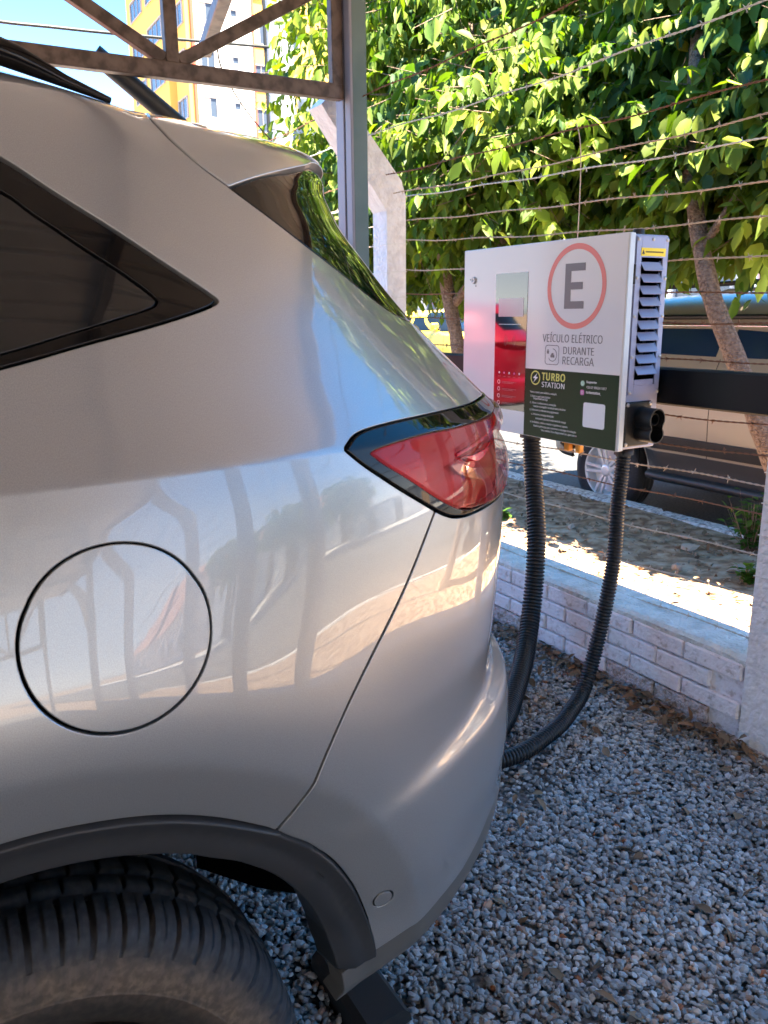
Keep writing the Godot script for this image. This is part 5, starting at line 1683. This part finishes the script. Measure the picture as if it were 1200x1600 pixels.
	for q in [[out8, 0.0], [in8, 0.0035]]:
		var pp := PackedVector2Array()
		for k in 29:
			var a := deg_to_rad(-38.0 + 256.0 * k / 28.0)
			pp.append(Vector2(2.112, 0.968) + Vector2.from_angle(a) * (0.036 - q[1]))
		for k in 29:
			var a := deg_to_rad(142.0 + 256.0 * k / 28.0)
			pp.append(Vector2(2.112, 0.918) + Vector2.from_angle(a) * Vector2(0.034 - q[1], 0.029 - q[1]))
		if q[1] == 0.0: out8 = pp
		else: in8 = pp
	var z0 := zf + 0.008; var z1 := zf + 0.078
	for k in out8.size():
		var k2 := (k + 1) % out8.size()
		var f := func(p: Vector2, z: float) -> Vector3: return Vector3(p.x, p.y, z) - CB
		var o := out8[k] - Vector2(2.112, 0.945)
		b.quad(f.call(out8[k], z0), f.call(out8[k2], z0), f.call(out8[k2], z1), f.call(out8[k], z1), Vector3(o.x, o.y, 0))
		b.quad(f.call(out8[k], z1), f.call(out8[k2], z1), f.call(in8[k2], z1), f.call(in8[k], z1), Vector3(0, 0, 1))
		b.quad(f.call(in8[k], z1), f.call(in8[k2], z1), f.call(in8[k2], z0 + 0.012), f.call(in8[k], z0 + 0.012), Vector3(-o.x, -o.y, 0))
	b.prism(in8, Vector3(0, 0, z0 + 0.006) - CB, Vector3(1, 0, 0), Vector3(0, 1, 0), 0.004)
	obj("socket_shell", b, M.black_plastic, hd)
	b = MB.new()
	b.lathe([Vector2(0, 0.021), Vector2(0.05, 0.021), Vector2(0.05, 0.017), Vector2(0.0, 0.017)], Vector3(2.112, 0.968, z0 + 0.008) - CB, Vector3(0, 0, 1), Vector3.UP, 24)
	obj("socket_core", b, M.black_plastic, hd)
	for p in [[2.044, 1.014], [2.044, 0.882], [2.150, 1.014]]:
		b = MB.new()
		b.lathe([Vector2(0, 0.007), Vector2(0.003, 0.0065), Vector2(0.005, 0.003), Vector2(0.005, 0.0)], Vector3(p[0], p[1], zf + 0.009) - CB, Vector3(0, 0, 1), Vector3.UP, 12)
		obj("screw", b, M.zinc, hd)
	for p in [[-2.41, 0.046], [-1.93, 0.033]]:
		b = MB.new()
		b.lathe([Vector2(-0.02, p[1]), Vector2(0.006, p[1]), Vector2(0.006, 0.0)], Vector3(2.10, 0.856, p[0]) - CB, Vector3.UP, Vector3.RIGHT, 20)
		obj("hose_gland", b, M.black_plastic, c)
	hose("thick black corrugated hose hanging from the charger's middle to the gravel", [Vector3(2.10, 0.86, -2.41), Vector3(2.075, 0.68, -2.36), Vector3(2.00, 0.44, -2.245), Vector3(1.88, 0.16, -2.135), Vector3(1.66, 0.052, -1.945), Vector3(1.42, 0.05, -1.76), Vector3(1.18, 0.05, -1.70)], 0.0365, 0.0135)
	hose("thinner black corrugated hose curving from the charger's right corner under the bumper", [Vector3(2.10, 0.86, -1.93), Vector3(2.06, 0.66, -1.905), Vector3(1.985, 0.44, -1.845), Vector3(1.855, 0.135, -1.795), Vector3(1.72, 0.055, -1.735), Vector3(1.55, 0.045, -1.668), Vector3(1.36, 0.042, -1.64), Vector3(1.12, 0.042, -1.72)], 0.0258, 0.0115)

func hose(label: String, pts: Array, r: float, pitch: float) -> void:
	var h := thing("corrugated_hose", label, "hose", pts[0], "hoses below the charger")
	var lp := []
	for p in pts: lp.append(p - pts[0])
	var cv := Curve3D.new()
	var n := lp.size()
	for i in n:
		var t: Vector3 = (lp[mini(i + 1, n - 1)] - lp[maxi(i - 1, 0)]) * 0.19
		if i == 0: t = Vector3(0, -0.06, 0)
		cv.add_point(lp[i], -t, t)
	cv.bake_interval = 0.004
	var len := cv.get_baked_length()
	var ps := []; var rs := []
	var d := 0.0
	var k := 0
	var sh := [[0.0, 0.83], [0.20, 0.83], [0.34, 0.98], [0.48, 1.0], [0.70, 1.0], [0.84, 0.97]]
	while d < len - pitch:
		for q in sh:
			ps.append(cv.sample_baked(d + pitch * q[0], true)); rs.append(r * q[1])
		d += pitch
		k += 1
	var b := MB.new()
	b.tube(ps, rs, 20)
	# ridge normals from the profile
	var m := ps.size()
	for i in m:
		var s0: float = rs[maxi(i - 1, 0)]; var s1: float = rs[mini(i + 1, m - 1)]
		var dd: Vector3 = ps[mini(i + 1, m - 1)] - ps[maxi(i - 1, 0)]
		var sl := (s1 - s0) / maxf(dd.length(), 1e-5)
		var t := dd.normalized()
		var ofs := i * 20 + (0 if i == 0 else 21)
		for j in 20:
			if ofs + j < b.n.size(): b.n[ofs + j] = (b.n[ofs + j] - t * sl).normalized()
	obj("hose", b, M.hose, h)

# ---------------------------------------------------------------- small things
func build_small_things() -> void:
	var rng := RandomNumberGenerator.new(); rng.seed = 77
	var b := MB.new()
	var st := thing("wheel_stop", "dark rubber wheel stop on the gravel behind the rear wheel", "wheel stop", Vector3(0.615, -0.01, -1.69))
	b.prism(PackedVector2Array([Vector2(-0.06, -0.01), Vector2(0.06, -0.01), Vector2(0.05, 0.042), Vector2(0.038, 0.054), Vector2(-0.038, 0.054), Vector2(-0.05, 0.042)]), Vector3(0, 0, 0.42), Vector3(1, 0, 0), Vector3(0, 1, 0), 0.22)
	obj("block", b, M.rubber, st)
	var oc := thing("orange_clip", "orange plastic clip on the wire just below the charger", "clip", Vector3(2.19, 0.845, -2.30))
	b = MB.new()
	b.box(Vector3(0, -0.012, 0.03), Vector3(0.03, 0.030, 0.115), 0.006)
	b.box(Vector3(0, -0.038, 0.005), Vector3(0.028, 0.035, 0.028), 0.005)
	b.box(Vector3(0, -0.038, 0.065), Vector3(0.028, 0.035, 0.024), 0.005)
	obj("clip", b, M.orange_plastic, oc)
	b = MB.new()
	b.tube([Vector3(0.02, -0.03, -0.05), Vector3(0.02, -0.05, -0.01), Vector3(0.02, -0.03, 0.04)], [0.012], 8)
	obj("strap", b, M.black_plastic, oc)
	var tw := thing("thin_twig", "thin dry stem tied upright to the wires above the charger", "stem", Vector3(2.19, 1.50, -2.30))
	b = MB.new()
	b.tube(curve3([Vector3(0, 0, 0), Vector3(0, 0.17, 0.004), Vector3(0.004, 0.34, -0.003), Vector3(0.0, 0.42, -0.01), Vector3(0, 0.47, -0.03)], 6), [0.0020], 5)
	obj("stem", b, M.wire, tw)
	# rubble and weeds on the dirt beyond the wall
	var shapes := []
	for k in 4: shapes.append(stone_mesh(rng, [0.35, 0.5, 0.28, 0.6][k]))
	var spots := [[3.45, -2.35, 0.16], [3.62, -2.18, 0.11], [3.55, -2.75, 0.13], [3.2, -2.55, 0.08], [3.7, -2.9, 0.07], [3.05, -2.2, 0.07], [2.95, -3.1, 0.06], [3.3, -3.4, 0.07], [2.75, -2.6, 0.05], [3.8, -3.5, 0.06]]
	var names := ["largest flat beige rubble slab on the dirt near the weeds", "beige rubble piece right of the largest slab", "flat rubble piece left of the largest slab, by the kerb", "small rubble piece in the middle of the dirt strip", "small rubble piece beside the kerb and weeds", "small rubble piece nearest the right fence post", "small stone on the dirt between the two hoses", "small stone on dirt left of the thin hose", "smallest stone just beyond the wall cap", "small stone at the foot of the kerb"]
	for i in spots.size():
		var o := put("rubble_stone", shapes[i % 4], mat("rubble_%d" % (i % 3), lin(0.30 + 0.05 * (i % 3), 0.24 + 0.04 * (i % 3), 0.19 + 0.03 * (i % 3)), 0.9), self)
		tag(o, names[i], "stone", "rubble on the dirt strip")
		o.position = Vector3(spots[i][0], 0.065, spots[i][1])
		o.scale = Vector3.ONE * spots[i][2]
		o.rotation.y = rng.randf() * TAU
	for w in [[3.78, -2.55, 0.30, 60, "leafy green weed growing at the kerb by the right fence post"], [3.30, -2.22, 0.10, 16, "low green weed tuft among the rubble"], [3.0, -5.0, 0.12, 18, "small green weed at the dirt's far left end"], [3.1, -3.8, 0.06, 10, "tiny weed in the middle of the dirt strip"]]:
		var wd := thing("weed", w[4], "weed", Vector3(w[0], 0.06, w[1]), "weeds on the dirt strip")
		var lf := leaf_mesh()
		var xf := []; var cl := []
		var sm := MB.new()
		for k in w[3]:
			var a := rng.randf() * TAU
			var hgt: float = w[2] * rng.randf_range(0.3, 1.0)
			var p: Vector3 = Vector3(cos(a), 0, sin(a)) * rng.randf_range(0.0, 0.4) * w[2]
			var tip: Vector3 = p * 1.5 + Vector3(0, hgt, 0)
			sm.tube([p * 0.3, tip], [0.0025, 0.001], 4, false)
			for j in 5:
				var q: Vector3 = (p * 0.3).lerp(tip, (j + 1) / 5.0)
				var ld := Vector3(rng.randfn(), rng.randf_range(-0.1, 0.7), rng.randfn()).normalized()
				var z := ld.cross(Vector3.UP).normalized()
				var s := rng.randf_range(0.03, 0.06)
				xf.append(Transform3D(Basis(ld * s, z.cross(ld) * s, z * s * 1.5), q))
				var g := rng.randf_range(0.7, 1.3)
				cl.append(Color(0.075 * g, 0.16 * g, 0.025 * g))
		obj("stem", sm, M.bark, wd).set_meta("kind", "stuff")
		multi("leaves", lf, M.leaf, xf, cl, wd).set_meta("kind", "stuff")
	# dry leaves: along the wall foot, on the gravel and the dirt
	var lm := leaf_mesh()
	var xf := []; var cl := []
	for k in 2600:
		var x: float; var z: float; var y := 0.012
		var t := rng.randf()
		if t < 0.30:
			z = rng.randf_range(-4.2, -1.3); x = 2.07 - absf(rng.randfn()) * 0.055
			if x < 1.75: continue
			y = rng.randf_range(0.008, 0.03)
		elif t < 0.42:
			z = rng.randf_range(-3.2, 0.0); x = rng.randf_range(0.9, 2.05); y = 0.016
		else:
			z = rng.randf_range(-6.5, -1.0); x = rng.randf_range(2.35, 3.95); y = rng.randf_range(0.055, 0.085)
		var ld := Vector3(rng.randfn(), rng.randfn() * 0.25, rng.randfn()).normalized()
		var up := (Vector3.UP + Vector3(rng.randfn(), 0, rng.randfn()) * 0.4).normalized()
		var zz := ld.cross(up).normalized()
		var s := rng.randf_range(0.022, 0.055)
		xf.append(Transform3D(Basis(ld * s, zz.cross(ld) * s, zz * s * rng.randf_range(0.6, 1.2)), Vector3(x, y, z)))
		var g := rng.randf_range(0.5, 1.3)
		cl.append(Color(0.17, 0.085, 0.042).lerp(Color(0.24, 0.17, 0.10), rng.randf()) * g)
	stuff(multi("leaf_litter", lm, M.dry_leaf, xf, cl))
	var peb := []; var pc := []
	for k in 1500:
		var s := rng.randf_range(0.006, 0.025)
		peb.append(Transform3D(Basis(Vector3(rng.randfn(), rng.randfn(), rng.randfn()).normalized(), rng.randf() * 3.0).scaled(Vector3.ONE * s), Vector3(rng.randf_range(2.35, 3.95), rng.randf_range(0.05, 0.075), rng.randf_range(-7.0, -0.8))))
		var g := rng.randf_range(0.6, 1.3)
		pc.append(Color(0.26 * g, 0.19 * g, 0.14 * g))
	stuff(multi("dirt_pebbles", shapes[1], M.stone, peb, pc))
